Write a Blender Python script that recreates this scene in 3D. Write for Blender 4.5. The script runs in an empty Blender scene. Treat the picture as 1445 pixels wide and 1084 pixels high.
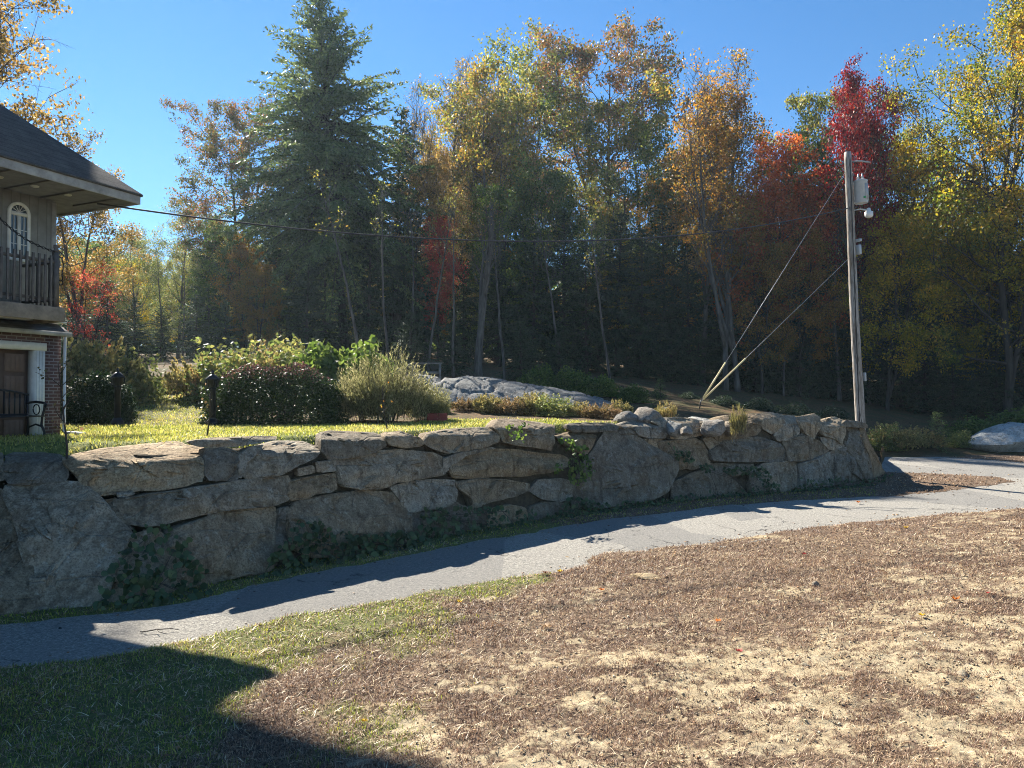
import bpy, math, random
import numpy as np
from mathutils import Vector, noise as mnoise
R = math.radians
SC = bpy.context.scene
COL = SC.collection
F = 1043.0                      # focal length in photograph pixels (1445 wide)
PITCH = math.atan(18.0 / F)
EYE = 3.0

# ---------------------------------------------------------------- mapping photo pixels to world rays
def ray(x, y):
    """direction with unit depth for the photo pixel (numpy friendly)"""
    dx = (np.asarray(x, float) - 722.5) / F
    dz = -(np.asarray(y, float) - 542.0) / F
    cp, sp = math.cos(PITCH), math.sin(PITCH)
    ry = cp - sp * dz
    rz = sp + cp * dz
    return dx / ry, rz / ry
def at(x, y, Y):
    a, b = ray(x, y)
    return Vector((float(a) * Y, Y, EYE + float(b) * Y))
def gnd(x, y, z=0.0):
    a, b = ray(x, y)
    Y = (z - EYE) / float(b)
    return Vector((float(a) * Y, Y, z))
def colx(X, Y):
    """photo column of a ground point"""
    return 722.5 + F * X / Y

# ---------------------------------------------------------------- noise (numpy)
_rt = np.random.RandomState(7).rand(256, 256)
def vnoise(x, y):
    x = np.asarray(x, float); y = np.asarray(y, float)
    xi = np.floor(x).astype(int); yi = np.floor(y).astype(int)
    fx = x - xi; fy = y - yi
    fx = fx * fx * (3 - 2 * fx); fy = fy * fy * (3 - 2 * fy)
    g = lambda a, b: _rt[a & 255, b & 255]
    return (g(xi, yi) * (1 - fx) + g(xi + 1, yi) * fx) * (1 - fy) + (g(xi, yi + 1) * (1 - fx) + g(xi + 1, yi + 1) * fx) * fy
def fbm(x, y, o=4):
    s = 0; a = .5; t = 0
    for i in range(o):
        s = s + a * vnoise(x * 2 ** i + 17.3 * i, y * 2 ** i + 5.1 * i); t += a; a *= .5
    return s / t
def sstep(a, b, x):
    t = np.clip((np.asarray(x, float) - a) / (b - a), 0, 1)
    return t * t * (3 - 2 * t)

# ---------------------------------------------------------------- mesh helpers
def tag(o, label=None, cat=None, group=None, kind=None):
    if label: o['label'] = label
    if cat: o['category'] = cat
    if group: o['group'] = group
    if kind: o['kind'] = kind
    return o
def thing(name, label, cat, loc=(0, 0, 0), rotz=0.0, group=None):
    o = bpy.data.objects.new(name, None); COL.objects.link(o)
    o.location = loc; o.rotation_euler = (0, 0, rotz); o.empty_display_size = .2
    return tag(o, label, cat, group)
def link(name, me, mats, parent=None):
    o = bpy.data.objects.new(name, me); COL.objects.link(o)
    if mats is not None and not me.materials:
        for m in (mats if isinstance(mats, (list, tuple)) else [mats]): me.materials.append(m)
    if parent is not None: o.parent = parent
    return o
def npmesh(name, V, Fq, smooth=False, matidx=None):
    """mesh from arrays; Fq is an (M,k) array or a list of such arrays"""
    if not isinstance(Fq, (list, tuple)): Fq = [Fq]
    Fq = [np.asarray(f, dtype=np.int32) for f in Fq if len(f)]
    me = bpy.data.meshes.new(name)
    V = np.asarray(V, dtype=np.float32)
    me.vertices.add(len(V)); me.vertices.foreach_set('co', V.ravel())
    nl = sum(f.size for f in Fq); npol = sum(len(f) for f in Fq)
    me.loops.add(nl); me.loops.foreach_set('vertex_index', np.concatenate([f.ravel() for f in Fq]))
    me.polygons.add(npol)
    tot = np.concatenate([np.full(len(f), f.shape[1], np.int32) for f in Fq])
    st = np.concatenate([[0], np.cumsum(tot)[:-1]]).astype(np.int32)
    me.polygons.foreach_set('loop_start', st)
    me.polygons.foreach_set('loop_total', tot)
    if smooth: me.polygons.foreach_set('use_smooth', np.ones(npol, bool))
    if matidx is not None: me.polygons.foreach_set('material_index', np.asarray(matidx, np.int32))
    me.update(calc_edges=True); me.validate()
    return me
class Geo:
    """collects boxes, tubes, prisms and quads into one mesh"""
    def __init__(s): s.v = []; s.f = []; s.n = 0
    def add(s, V, Fs):
        V = np.asarray(V, float); s.v.append(V)
        for f in Fs:
            s.f.append(np.asarray(f, np.int64) + s.n)
        s.n += len(V); return s
    def tube(s, P, rad, k=6, cap=True):
        P = np.asarray(P, float); n = len(P)
        rad = np.broadcast_to(np.asarray(rad, float), (n,))
        T = np.gradient(P, axis=0); T /= (np.linalg.norm(T, axis=1)[:, None] + 1e-9)
        ref = np.array([.137, .31, .94]) if abs(T[:, 2].mean()) < .85 else np.array([.93, .2, .1])
        A = np.cross(T, ref); A /= (np.linalg.norm(A, axis=1)[:, None] + 1e-9)
        B = np.cross(T, A)
        th = np.arange(k) * 2 * math.pi / k
        V = P[:, None, :] + rad[:, None, None] * (A[:, None, :] * np.cos(th)[None, :, None] + B[:, None, :] * np.sin(th)[None, :, None])
        i = np.arange(n - 1)[:, None] * k; j = np.arange(k)[None, :]; j2 = (j + 1) % k
        Q = np.stack([i + j, i + j2, i + k + j2, i + k + j], -1).reshape(-1, 4)
        fs = [Q]
        if cap: fs += [np.arange(k)[None, ::-1], (np.arange(k) + (n - 1) * k)[None, :]]
        return s.add(V.reshape(-1, 3), fs)
    def hexa(s, p):
        """8 corners: bottom 4 (ccw), top 4"""
        return s.add(p, [np.array([[0, 3, 2, 1], [4, 5, 6, 7], [0, 1, 5, 4], [1, 2, 6, 5], [2, 3, 7, 6], [3, 0, 4, 7]])])
    def box(s, lo, hi):
        a, b, c = lo; d, e, f = hi
        return s.hexa([(a, b, c), (d, b, c), (d, e, c), (a, e, c), (a, b, f), (d, b, f), (d, e, f), (a, e, f)])
    def prism(s, poly, ext):
        """poly: list of 3d points, ext: vector"""
        P = np.asarray(poly, float); n = len(P)
        V = np.concatenate([P, P + np.asarray(ext, float)])
        j = np.arange(n); j2 = (j + 1) % n
        return s.add(V, [np.arange(n)[None, ::-1], (np.arange(n) + n)[None, :], np.stack([j, j2, j2 + n, j + n], -1)])
    def lathe(s, prof, k=16, c=(0, 0, 0)):
        P = [(c[0], c[1], c[2] + z) for r, z in prof]
        th = np.arange(k) * 2 * math.pi / k
        V = []
        for r, z in prof:
            for t in th: V.append((c[0] + max(r, 1e-4) * math.cos(t), c[1] + max(r, 1e-4) * math.sin(t), c[2] + z))
        n = len(prof)
        i = np.arange(n - 1)[:, None] * k; j = np.arange(k)[None, :]; j2 = (j + 1) % k
        Q = np.stack([i + j, i + j2, i + k + j2, i + k + j], -1).reshape(-1, 4)
        return s.add(V, [Q, np.arange(k)[None, ::-1], (np.arange(k) + (n - 1) * k)[None, :]])
    def mesh(s, name, smooth=False):
        V = np.concatenate(s.v); by = {}
        for f in s.f: by.setdefault(f.shape[1], []).append(f)
        return npmesh(name, V, [np.concatenate(x) for x in by.values()], smooth)
    def obj(s, name, mats, parent=None, smooth=False):
        return link(name, s.mesh(name, smooth), mats, parent)
def bevel(o, w, seg=2):
    m = o.modifiers.new('bevel', 'BEVEL'); m.width = w; m.segments = seg; m.limit_method = 'ANGLE'
    return o

# ---------------------------------------------------------------- materials
class NT:
    def __init__(s, name):
        s.m = bpy.data.materials.new(name); s.m.use_nodes = True
        s.t = s.m.node_tree; s.t.nodes.clear()
        s.out = s.n('ShaderNodeOutputMaterial')
    def n(s, typ, **kw):
        nd = s.t.nodes.new(typ)
        for k, v in kw.items(): setattr(nd, k, v)
        return nd
    def l(s, a, b): s.t.links.new(a, b)
    def val(s, sock, v):
        if isinstance(v, bpy.types.NodeSocket): s.l(v, sock)
        else: sock.default_value = v
    def coord(s, kind='Object'):
        return s.n('ShaderNodeTexCoord').outputs[kind]
    def mapping(s, co, scale=(1, 1, 1), rot=(0, 0, 0), loc=(0, 0, 0)):
        m = s.n('ShaderNodeMapping'); s.l(co, m.inputs[0])
        m.inputs['Scale'].default_value = scale; m.inputs['Rotation'].default_value = rot; m.inputs['Location'].default_value = loc
        return m.outputs[0]
    def noise(s, co, scale, det=4, rough=.55, dist=0.0):
        n = s.n('ShaderNodeTexNoise'); s.l(co, n.inputs['Vector'])
        n.inputs['Scale'].default_value = scale; n.inputs['Detail'].default_value = det
        n.inputs['Roughness'].default_value = rough; n.inputs['Distortion'].default_value = dist
        return n.outputs['Fac']
    def voro(s, co, scale, feature='DISTANCE_TO_EDGE', out='Distance'):
        n = s.n('ShaderNodeTexVoronoi', feature=feature); s.l(co, n.inputs['Vector']); n.inputs['Scale'].default_value = scale
        return n.outputs[out]
    def ramp(s, fac, stops, interp='LINEAR'):
        r = s.n('ShaderNodeValToRGB'); s.val(r.inputs[0], fac); e = r.color_ramp; e.interpolation = interp
        while len(e.elements) < len(stops): e.elements.new(.5)
        for i, (p, c) in enumerate(stops):
            e.elements[i].position = p; e.elements[i].color = (c[0], c[1], c[2], 1) if hasattr(c, '__len__') else (c, c, c, 1)
        return r.outputs[0]
    def mix(s, fac, a, b, mode='MIX'):
        m = s.n('ShaderNodeMix', data_type='RGBA', blend_type=mode)
        s.val(m.inputs[0], fac)
        for sock, v in ((m.inputs[6], a), (m.inputs[7], b)):
            s.val(sock, v if isinstance(v, bpy.types.NodeSocket) else (v[0], v[1], v[2], 1))
        return m.outputs[2]
    def math(s, op, a, b=0.0, c=0.0):
        m = s.n('ShaderNodeMath', operation=op)
        for i, v in enumerate((a, b, c)): s.val(m.inputs[i], v)
        return m.outputs[0]
    def bump(s, h, strength=.5, dist=.02, nrm=None):
        b = s.n('ShaderNodeBump'); s.l(h, b.inputs['Height']); b.inputs['Strength'].default_value = strength; b.inputs['Distance'].default_value = dist
        if nrm: s.l(nrm, b.inputs['Normal'])
        return b.outputs[0]
    def attr(s, name, out='Fac'):
        a = s.n('ShaderNodeAttribute'); a.attribute_name = name; return a.outputs[out]
    def pbr(s, col, rough=.8, nrm=None, metal=0.0, spec=.3):
        p = s.n('ShaderNodeBsdfPrincipled')
        s.val(p.inputs['Base Color'], col if isinstance(col, bpy.types.NodeSocket) else (col[0], col[1], col[2], 1))
        s.val(p.inputs['Roughness'], rough); p.inputs['Metallic'].default_value = metal
        p.inputs['Specular IOR Level'].default_value = spec
        if nrm: s.l(nrm, p.inputs['Normal'])
        return p.outputs[0]
    def done(s, sh):
        s.l(sh, s.out.inputs[0]); return s.m

def hx(r, g, b):
    f = lambda c: ((c / 255 + .055) / 1.055) ** 2.4 if c > 10 else c / 255 / 12.92
    return (f(r), f(g), f(b))

def leaf_mat(name, stops, trans=.45, nscale=.5, spread=.55, tgain=1.25, gloss=.3, rough=.5):
    """foliage: every leaf takes its own place on the ramp, drifting in clumps"""
    t = NT(name)
    co = t.coord('Object')
    n = t.noise(co, nscale, 2, .5)
    g = t.n('ShaderNodeNewGeometry').outputs['Random Per Island']
    oi = t.n('ShaderNodeObjectInfo').outputs['Random']
    n2 = t.math('MULTIPLY_ADD', n, 2.2, -.6)
    f = t.math('ADD', t.math('MULTIPLY', g, spread), t.math('MULTIPLY', n2, 1 - spread))
    f = t.math('ADD', f, t.math('MULTIPLY_ADD', oi, .16, -.08))
    c = t.ramp(f, stops)
    hs = t.n('ShaderNodeHueSaturation'); t.l(c, hs.inputs['Color'])
    g2 = t.math('FRACT', t.math('MULTIPLY', g, 57.31))
    t.l(t.math('MULTIPLY_ADD', g2, .7, .65), hs.inputs['Value'])
    hs.inputs['Saturation'].default_value = 1.05
    c = hs.outputs[0]
    tc = t.n('ShaderNodeHueSaturation'); t.l(c, tc.inputs['Color']); tc.inputs['Value'].default_value = tgain; tc.inputs['Saturation'].default_value = 1.1
    p = t.pbr(c, rough, spec=gloss)
    tr = t.n('ShaderNodeBsdfTranslucent'); t.l(tc.outputs[0], tr.inputs[0])
    mx = t.n('ShaderNodeMixShader'); mx.inputs[0].default_value = trans
    t.l(p, mx.inputs[1]); t.l(tr.outputs[0], mx.inputs[2])
    return t.done(mx.outputs[0])

def bark_mat(name, dark, light, sc=6):
    t = NT(name); co = t.coord('Object')
    m = t.mapping(co, (1, 1, .18))
    n = t.noise(m, sc, 5, .65)
    v = t.voro(m, sc * 1.6)
    c = t.ramp(n, [(.3, dark), (.7, light)])
    h = t.math('ADD', n, t.math('MULTIPLY', v, .8))
    return t.done(t.pbr(c, .9, t.bump(h, .8, .04), spec=.15))

def rock_mat(name, dark, mid, light, lichen=(.34, .35, .31), stain=(.16, .11, .07), sc=1.0, seedloc=(0, 0, 0)):
    t = NT(name)
    co = t.mapping(t.coord('Object'), (1, 1, 1), loc=seedloc)
    oi = t.n('ShaderNodeObjectInfo').outputs['Random']
    n1 = t.noise(co, 1.3 * sc, 6, .62, .4)
    n2 = t.noise(co, 9 * sc, 5, .7)
    n3 = t.noise(co, 30 * sc, 5, .78)
    c = t.ramp(n1, [(.3, dark), (.5, mid), (.72, light)])
    c = t.mix(t.ramp(n2, [(.46, 0), (.68, .75)]), c, light)
    st = t.noise(t.mapping(co, (2.2, 2.2, .5), loc=(3, 1, 7)), 1.4 * sc, 4, .6)
    c = t.mix(t.ramp(st, [(.5, 0), (.7, .65)]), c, stain)
    lv = t.noise(t.mapping(co, loc=(9, 4, 2)), 4.0 * sc, 6, .75)
    c = t.mix(t.ramp(lv, [(.56, 0), (.66, .6)]), c, lichen)
    c = t.mix(t.ramp(n3, [(.36, .7), (.54, 0)]), c, (dark[0] * .5, dark[1] * .5, dark[2] * .5))
    r2 = t.math('FRACT', t.math('MULTIPLY', oi, 37.7))
    k = t.math('MULTIPLY_ADD', oi, .6, .70)
    kk = t.n('ShaderNodeCombineColor'); t.l(t.math('MULTIPLY', k, t.math('MULTIPLY_ADD', r2, .22, .92)), kk.inputs[0]); t.l(k, kk.inputs[1]); t.l(t.math('MULTIPLY', k, t.math('MULTIPLY_ADD', r2, -.28, 1.10)), kk.inputs[2])
    c = t.mix(1.0, c, kk.outputs[0], 'MULTIPLY')
    ws = t.noise(t.mapping(co, (3.2, 3.2, .22), loc=(1, 5, 2)), 2.2 * sc, 5, .7)
    c = t.mix(t.ramp(ws, [(.53, 0), (.66, .55)]), c, (dark[0] * .45, dark[1] * .45, dark[2] * .45))
    fr = t.voro(t.mapping(co, (1, 1, 2.6), rot=(.5, .3, .2)), .7 * sc)
    frm = t.math('MULTIPLY', t.ramp(fr, [(0, 1), (.008, .6), (.02, 0)]), t.ramp(n1, [(.56, 0), (.66, .8)]))
    c = t.mix(t.math('MULTIPLY', frm, .8), c, (dark[0] * .25, dark[1] * .25, dark[2] * .25))
    cr = t.voro(t.mapping(co, (1, 1, 1.6)), .9 * sc)
    h = t.math('ADD', t.math('MULTIPLY', n2, .5), t.math('MULTIPLY', n3, .22))
    h = t.math('ADD', h, t.math('MULTIPLY', n1, .8))
    h = t.math('ADD', h, t.math('MULTIPLY', t.ramp(cr, [(0, 0), (.02, 1)]), .25))
    h = t.math('SUBTRACT', h, t.math('MULTIPLY', frm, .6))
    return t.done(t.pbr(c, .88, t.bump(h, 1.0, .09), spec=.2))
# ================================================================ render settings, camera, light
HAZE = .00024
SUN_AZ, SUN_EL = R(34.9), R(37.5)            # sun: left of the view axis, in front of the camera
cam_d = bpy.data.cameras.new('camera'); cam = bpy.data.objects.new('camera', cam_d); COL.objects.link(cam)
cam.location = (0, 0, EYE); cam.rotation_euler = (R(90) + PITCH, 0, 0)
cam_d.sensor_width = 36; cam_d.lens = F / 1445 * 36; cam_d.clip_end = 2000; cam_d.clip_start = .05
SC.camera = cam
w = bpy.data.worlds.new('World'); SC.world = w; w.use_nodes = True
wt = w.node_tree; bg = wt.nodes['Background']
sky = wt.nodes.new('ShaderNodeTexSky'); sky.sky_type = 'NISHITA'; sky.sun_disc = False
sky.sun_elevation = SUN_EL; sky.sun_rotation = -SUN_AZ
sky.air_density = 1.1; sky.dust_density = 0.0; sky.ozone_density = 4.5; sky.altitude = 300
hs_ = wt.nodes.new('ShaderNodeHueSaturation'); hs_.inputs['Saturation'].default_value = 1.2; hs_.inputs['Value'].default_value = 1.0
wt.links.new(sky.outputs[0], hs_.inputs['Color']); wt.links.new(hs_.outputs[0], bg.inputs[0]); bg.inputs[1].default_value = 0.05
sd_ = bpy.data.lights.new('sun', 'SUN'); sd_.energy = 5.0; sd_.angle = R(.5); sd_.color = (1, .935, .82)
sun = bpy.data.objects.new('sun', sd_); COL.objects.link(sun)
S_DIR = Vector((-math.sin(SUN_AZ) * math.cos(SUN_EL), math.cos(SUN_AZ) * math.cos(SUN_EL), math.sin(SUN_EL)))   # towards the sun
sun.rotation_euler = S_DIR.to_track_quat('Z', 'Y').to_euler(); sun.location = S_DIR * 120
SC.view_settings.view_transform = 'Standard'; SC.view_settings.look = 'None'
SC.view_settings.exposure = 1.72; SC.view_settings.gamma = 1
SC.render.engine = 'CYCLES'
SC.cycles.use_denoising = True; SC.cycles.denoising_prefilter = 'NONE'; SC.cycles.filter_width = 1.0
SC.cycles.max_bounces = 7; SC.cycles.diffuse_bounces = 4; SC.cycles.transmission_bounces = 5
SC.cycles.sample_clamp_indirect = 6

# ================================================================ terrain
BASE_PX = [(-300, 985), (-120, 915), (0, 870), (130, 858), (260, 838), (400, 803), (560, 772), (800, 727), (1000, 702), (1130, 692), (1220, 684), (1246, 668)]
_bx = [p[0] for p in BASE_PX]; _bY = [gnd(*p).y for p in BASE_PX]
def Yb(c): return np.interp(c, _bx, _bY)
def bat(c): return np.interp(c, [0, 150, 430], [.78, .66, .36])
def Yt(c): return Yb(c) + 1.0 + (bat(c) - .36) * 2.2
def wall_normal(c):
    c0, c1 = c - 25, c + 25
    p = [np.array(((v - 722.5) / F * Yb(v), Yb(v))) for v in (c0, c1)]
    d = p[1] - p[0]; d /= np.linalg.norm(d)
    return np.array((d[1], -d[0], 0.0))        # towards the drive
def H(X, Y):
    X = np.asarray(X, float); Y = np.asarray(Y, float)
    c = colx(X, np.maximum(Y, .5))
    h20 = np.interp(c, [-300, 300, 700, 1000, 1150, 1200], [2.2, 2.2, 2.25, 2.25, 2.15, 2.0])
    y40 = np.interp(c, [-300, 0, 300, 487, 600, 670, 850, 1000, 1110, 1200, 1300, 1445, 1900], [530, 528, 516, 510, 518, 532, 548, 569, 588, 603, 620, 627, 627])
    z40 = EYE + (560 - y40) / F * 40
    Yl = np.maximum(19.5, Yb(c) + 2.0)
    t = np.clip((Y - Yl) / np.maximum(40 - Yl, 1), 0, 1)
    z = h20 + (z40 - h20) * t ** 1.7
    zr = z40 * sstep(36.5, 42, Y) - .03 * (1 - sstep(36.5, 39, Y))
    z = z + (zr - z) * sstep(1190, 1242, c)
    z = z + np.maximum(Y - 42, 0) * .075
    rough = (fbm(X * .5 + 40, Y * .5) - .5) * .35 * sstep(21, 28, Y) * (1 - .8 * sstep(1190, 1242, c) * (1 - sstep(37, 42, Y)))
    drop = .34 * (1 - sstep(0, .75, Y - Yt(c))) * (1 - sstep(1190, 1240, c))
    return z + rough - drop
def hz(x, y): return float(H(x, y))

def poly_sd(X, Y, poly):
    """signed distance to a polygon, negative inside"""
    P = np.asarray(poly, float); n = len(P)
    d = np.full(X.shape, 1e9); inside = np.zeros(X.shape, bool)
    for i in range(n):
        a = P[i]; b = P[(i + 1) % n]; e = b - a
        wx = X - a[0]; wy = Y - a[1]
        t = np.clip((wx * e[0] + wy * e[1]) / (e @ e + 1e-12), 0, 1)
        d = np.minimum(d, (wx - t * e[0]) ** 2 + (wy - t * e[1]) ** 2)
        cond = (a[1] > Y) != (b[1] > Y)
        xi = a[0] + (Y - a[1]) * e[0] / (e[1] if abs(e[1]) > 1e-12 else 1e-12)
        inside ^= cond & (X < xi)
    d = np.sqrt(d)
    return np.where(inside, -d, d)
drive_px = [(-420, 1090), (-200, 985), (0, 944), (120, 930), (230, 911), (320, 890), (420, 868), (520, 852), (640, 830), (730, 815), (790, 806), (822, 797), (830, 787), (850, 780), (920, 776), (1000, 766), (1130, 746), (1300, 728), (1445, 717), (1800, 695),
            (1800, 672), (1445, 653), (1330, 645), (1235, 643.5), (1180, 642), (1180, 664), (1250, 666), (1330, 669), (1412, 674), (1436, 680), (1390, 687), (1330, 694), (1250, 701), (1225, 701),
            (1130, 706), (1000, 716), (800, 741), (560, 787), (400, 818), (260, 852), (130, 869), (0, 882), (-120, 930), (-300, 1010)]
drive_w = [tuple(gnd(*p))[:2] for p in drive_px]
def sd_drive(X, Y):
    s = poly_sd(X, Y, drive_w)
    return s + (fbm(X * 1.7, Y * 1.7, 3) - .5) * .3 + (vnoise(X * 9, Y * 9) - .5) * .07
_dx = [-420, -200, 0, 120, 230, 320, 420, 520, 640, 730, 822, 920, 1130, 1300, 1445, 1800]; _dY = [gnd(a, b).y for a, b in zip(_dx, (1090, 985, 944, 930, 911, 890, 868, 852, 830, 815, 797, 776, 746, 728, 717, 695))]
def relief(X, Y):
    return (fbm(X * .9, Y * .9) - .5) * .11 + (fbm(X * 5 + 9, Y * 5) - .5) * .05
def sand_mask(X, Y, sd):
    b = sstep(1.0, 6.5, sd) * .17 + .06 * sstep(6, 10, X) + .05 * (1 - sstep(7, 10, Y)) - .16 * (1 - sstep(-2.3, .6, X))
    n = fbm(X * .75 + 3, Y * .95 + 8, 4) * .5 + fbm(X * 2.6, Y * 4.6, 5) * .5
    far = Y > np.interp(colx(X, Y), _dx, _dY)
    fine = (fbm(X * 13, Y * 15, 3) - .5) * .42 + (fbm(X * 45, Y * 45, 2) - .5) * .25
    return np.where(far, 0, sstep(.53, .67, n + fine + b - .092))
def green_mask(X, Y, sd):
    g = .43 - .24 * (X + 1.1 - .16 * (Y - 8)) + .42 * (1 - sstep(.2, 1.3, sd)) * (1 - sstep(.3, 2.2, X))
    return sstep(.45, .75, g + (fbm(X * .9 + 31, Y * .9, 4) - .5) * 1.1)
def field_z(X, Y, sd):
    k = sstep(-.07, .09, sd)
    return -.06 * (1 - k) + (.02 + relief(X, Y) * sstep(0, .8, sd)) * k

cols = np.arange(-230, 1700, 5.0); Ys = 4.2 * (46 / 4.2) ** (np.arange(431) / 430.0)
CC, YY = np.meshgrid(cols, Ys); XX = (CC - 722.5) / F * YY
SDm = sd_drive(XX, YY)
def grid_faces(nr, nc, mask=None):
    i = np.arange(nr - 1)[:, None] * nc + np.arange(nc - 1)[None, :]
    q = np.stack([i, i + 1, i + nc + 1, i + nc], -1)
    if mask is not None: q = q[mask]
    return q.reshape(-1, 4)
def face_any(m): return m[:-1, :-1] | m[1:, :-1] | m[:-1, 1:] | m[1:, 1:]
def compact(V, Q):
    u, inv = np.unique(Q, return_inverse=True)
    return V[u], inv.reshape(Q.shape), u
def add_attr(me, name, arr):
    a = me.attributes.new(name, 'FLOAT', 'POINT'); a.data.foreach_set('value', np.asarray(arr, np.float32).ravel())

# ---- field of dead grass and sand
SAND = sand_mask(XX, YY, SDm); GREEN = green_mask(XX, YY, SDm)
ZF = field_z(XX, YY, SDm) + SAND * (fbm(XX * 11, YY * 11, 3) - .5) * .045
V = np.stack([XX, YY, ZF], -1).reshape(-1, 3)
Q = grid_faces(len(Ys), len(cols), face_any(SDm > -.35))
V2, Q2, u = compact(V, Q)
t = NT('field_soil'); co = t.coord('Object')
n1 = t.noise(co, 22, 5, .7); n2 = t.noise(co, 130, 3, .7); n3 = t.noise(co, 3, 4, .6)
thatch = t.ramp(n1, [(.32, (.035, .023, .017)), (.5, (.13, .09, .062)), (.66, (.30, .215, .145))])
green = t.ramp(n1, [(.3, (.045, .06, .02)), (.7, (.19, .19, .07))])
sandc = t.ramp(t.math('ADD', t.math('MULTIPLY', n3, .55), t.math('MULTIPLY', n2, .45)), [(.32, (.24, .18, .11)), (.5, (.39, .315, .20)), (.7, (.50, .42, .29))])
c = t.mix(t.attr('green'), thatch, green); c = t.mix(t.attr('sand'), c, sandc)
h = t.math('ADD', t.math('MULTIPLY', n1, 1.0), t.math('MULTIPLY', n2, .4))
M_FIELD = t.done(t.pbr(c, .95, t.bump(h, .8, .03), spec=.1))
me = npmesh('field', V2, Q2, True); add_attr(me, 'sand', SAND.ravel()[u]); add_attr(me, 'green', GREEN.ravel()[u])
tag(link('field', me, M_FIELD), kind='structure')

# ---- asphalt drive
zd = (fbm(XX * .8 + 5, YY * .8, 3) - .5) * .035
Q = grid_faces(len(Ys), len(cols), face_any(SDm < .45))
V2, Q2, u = compact(np.stack([XX, YY, zd], -1).reshape(-1, 3), Q)
t = NT('asphalt'); co = t.coord('Object')
n1 = t.noise(co, 1.1, 4, .6); n2 = t.noise(co, 36, 6, .85); n3 = t.noise(co, 14, 4, .7)
c = t.ramp(n2, [(.34, (.11, .100, .086)), (.5, (.36, .338, .295)), (.62, (.62, .585, .51))])
n5 = t.noise(co, 17, 5, .8); c = t.mix(t.ramp(n5, [(.42, .65), (.55, 0)]), c, (.11, .108, .105))
c = t.mix(t.ramp(n1, [(.35, 0), (.65, .5)]), c, (.30, .28, .25))
patch = t.voro(t.mapping(co, (1, .5, 1)), .35, 'F1', 'Color'); pv = t.n('ShaderNodeSeparateColor'); t.l(patch, pv.inputs[0])
c = t.mix(t.ramp(pv.outputs[0], [(.70, 0), (.72, .45)]), c, (.15, .148, .146))
c = t.mix(t.ramp(n3, [(.55, 0), (.75, .5)]), c, (.09, .09, .092))
dco = t.n('ShaderNodeVectorMath', operation='ADD'); t.l(co, dco.inputs[0])
nn = t.n('ShaderNodeTexNoise'); t.l(co, nn.inputs['Vector']); nn.inputs['Scale'].default_value = 2.2; nn.inputs['Detail'].default_value = 4
t.l(nn.outputs['Color'], dco.inputs[1])
ck = t.voro(dco.outputs[0], .45)
ckm = t.ramp(ck, [(0, .8), (.004, .6), (.010, 0)])
ckm = t.math('MULTIPLY', ckm, t.ramp(n1, [(.45, 0), (.6, 1)]))
c = t.mix(ckm, c, (.035, .033, .03))
h = t.math('ADD', n2, t.math('MULTIPLY', n3, .5)); h = t.math('SUBTRACT', h, ckm)
M_ASPH = t.done(t.pbr(c, .9, t.bump(h, 1.0, .035), spec=.15))
tag(link('driveway', npmesh('driveway', V2, Q2, True), M_ASPH), kind='structure')

# ---- coarse ground to the horizon
g = Geo(); g.add([(-900, -400, -.12), (900, -400, -.12), (900, 1500, -.12), (-900, 1500, -.12)], [np.array([[0, 1, 2, 3]])])
t = NT('far_ground'); co = t.coord('Object'); n1 = t.noise(co, .6, 6, .7)
M_FAR = t.done(t.pbr(t.ramp(n1, [(.3, (.06, .045, .03)), (.7, (.16, .12, .07))]), .95, spec=.1))
tag(g.obj('ground', M_FAR), kind='structure')

# ---- terrace and wooded hill behind the wall
hc = np.arange(-520, 1960, 8.0); nr = 190
tt = (np.arange(nr) / (nr - 1.0))
HC, TT = np.meshgrid(hc, tt)
Yf = np.where(HC < 1243, Yt(HC), 36.0); Yf = np.where(HC < -300, _bY[0] + 1.9, Yf)
HY = Yf + (170 - Yf) * TT ** 2.6; HX = (HC - 722.5) / F * HY
HZ = H(HX, HY)
def lawn_far(c): return np.interp(c, [-300, 560, 620, 780, 840, 1000, 1180, 1260], [20.2, 20.2, 22.3, 22.8, 21.8, 22.0, 25.5, 20.0])
def lawn_mask(X, Y):
    c = colx(X, Y); lf = lawn_far(c) + (fbm(X * 1.5, Y * 1.5) - .5) * .8
    a = 1 - sstep(-.2, .3, Y - lf)
    gate = sstep(176, 196, c) * (1 - sstep(282, 300, c)) * (1 - sstep(29, 33, Y))
    return np.clip(np.maximum(a, gate * .45), 0, 1) * (1 - sstep(1195, 1240, c))  # gate strip darkened: brownish patches, plus shade put into the colour
t = NT('terrace_earth'); co = t.coord('Object')
n1 = t.noise(co, 9, 5, .7); n2 = t.noise(co, .9, 4, .6)
lawn = t.ramp(n1, [(.3, (.05, .075, .018)), (.5, (.14, .16, .045)), (.7, (.28, .25, .09))])
lit = t.ramp(n1, [(.3, (.03, .02, .012)), (.5, (.10, .065, .035)), (.72, (.24, .14, .06))])
lit = t.mix(t.ramp(n2, [(.45, 0), (.6, .7)]), lit, (.06, .065, .025))
c = t.mix(t.attr('lawn'), lit, lawn)
M_HILL = t.done(t.pbr(c, .95, t.bump(n1, .8, .05), spec=.1))
me = npmesh('hillside', np.stack([HX, HY, HZ], -1).reshape(-1, 3), grid_faces(nr, len(hc)), True)
add_attr(me, 'lawn', lawn_mask(HX, HY))
tag(link('hillside', me, M_HILL), kind='structure')

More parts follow.
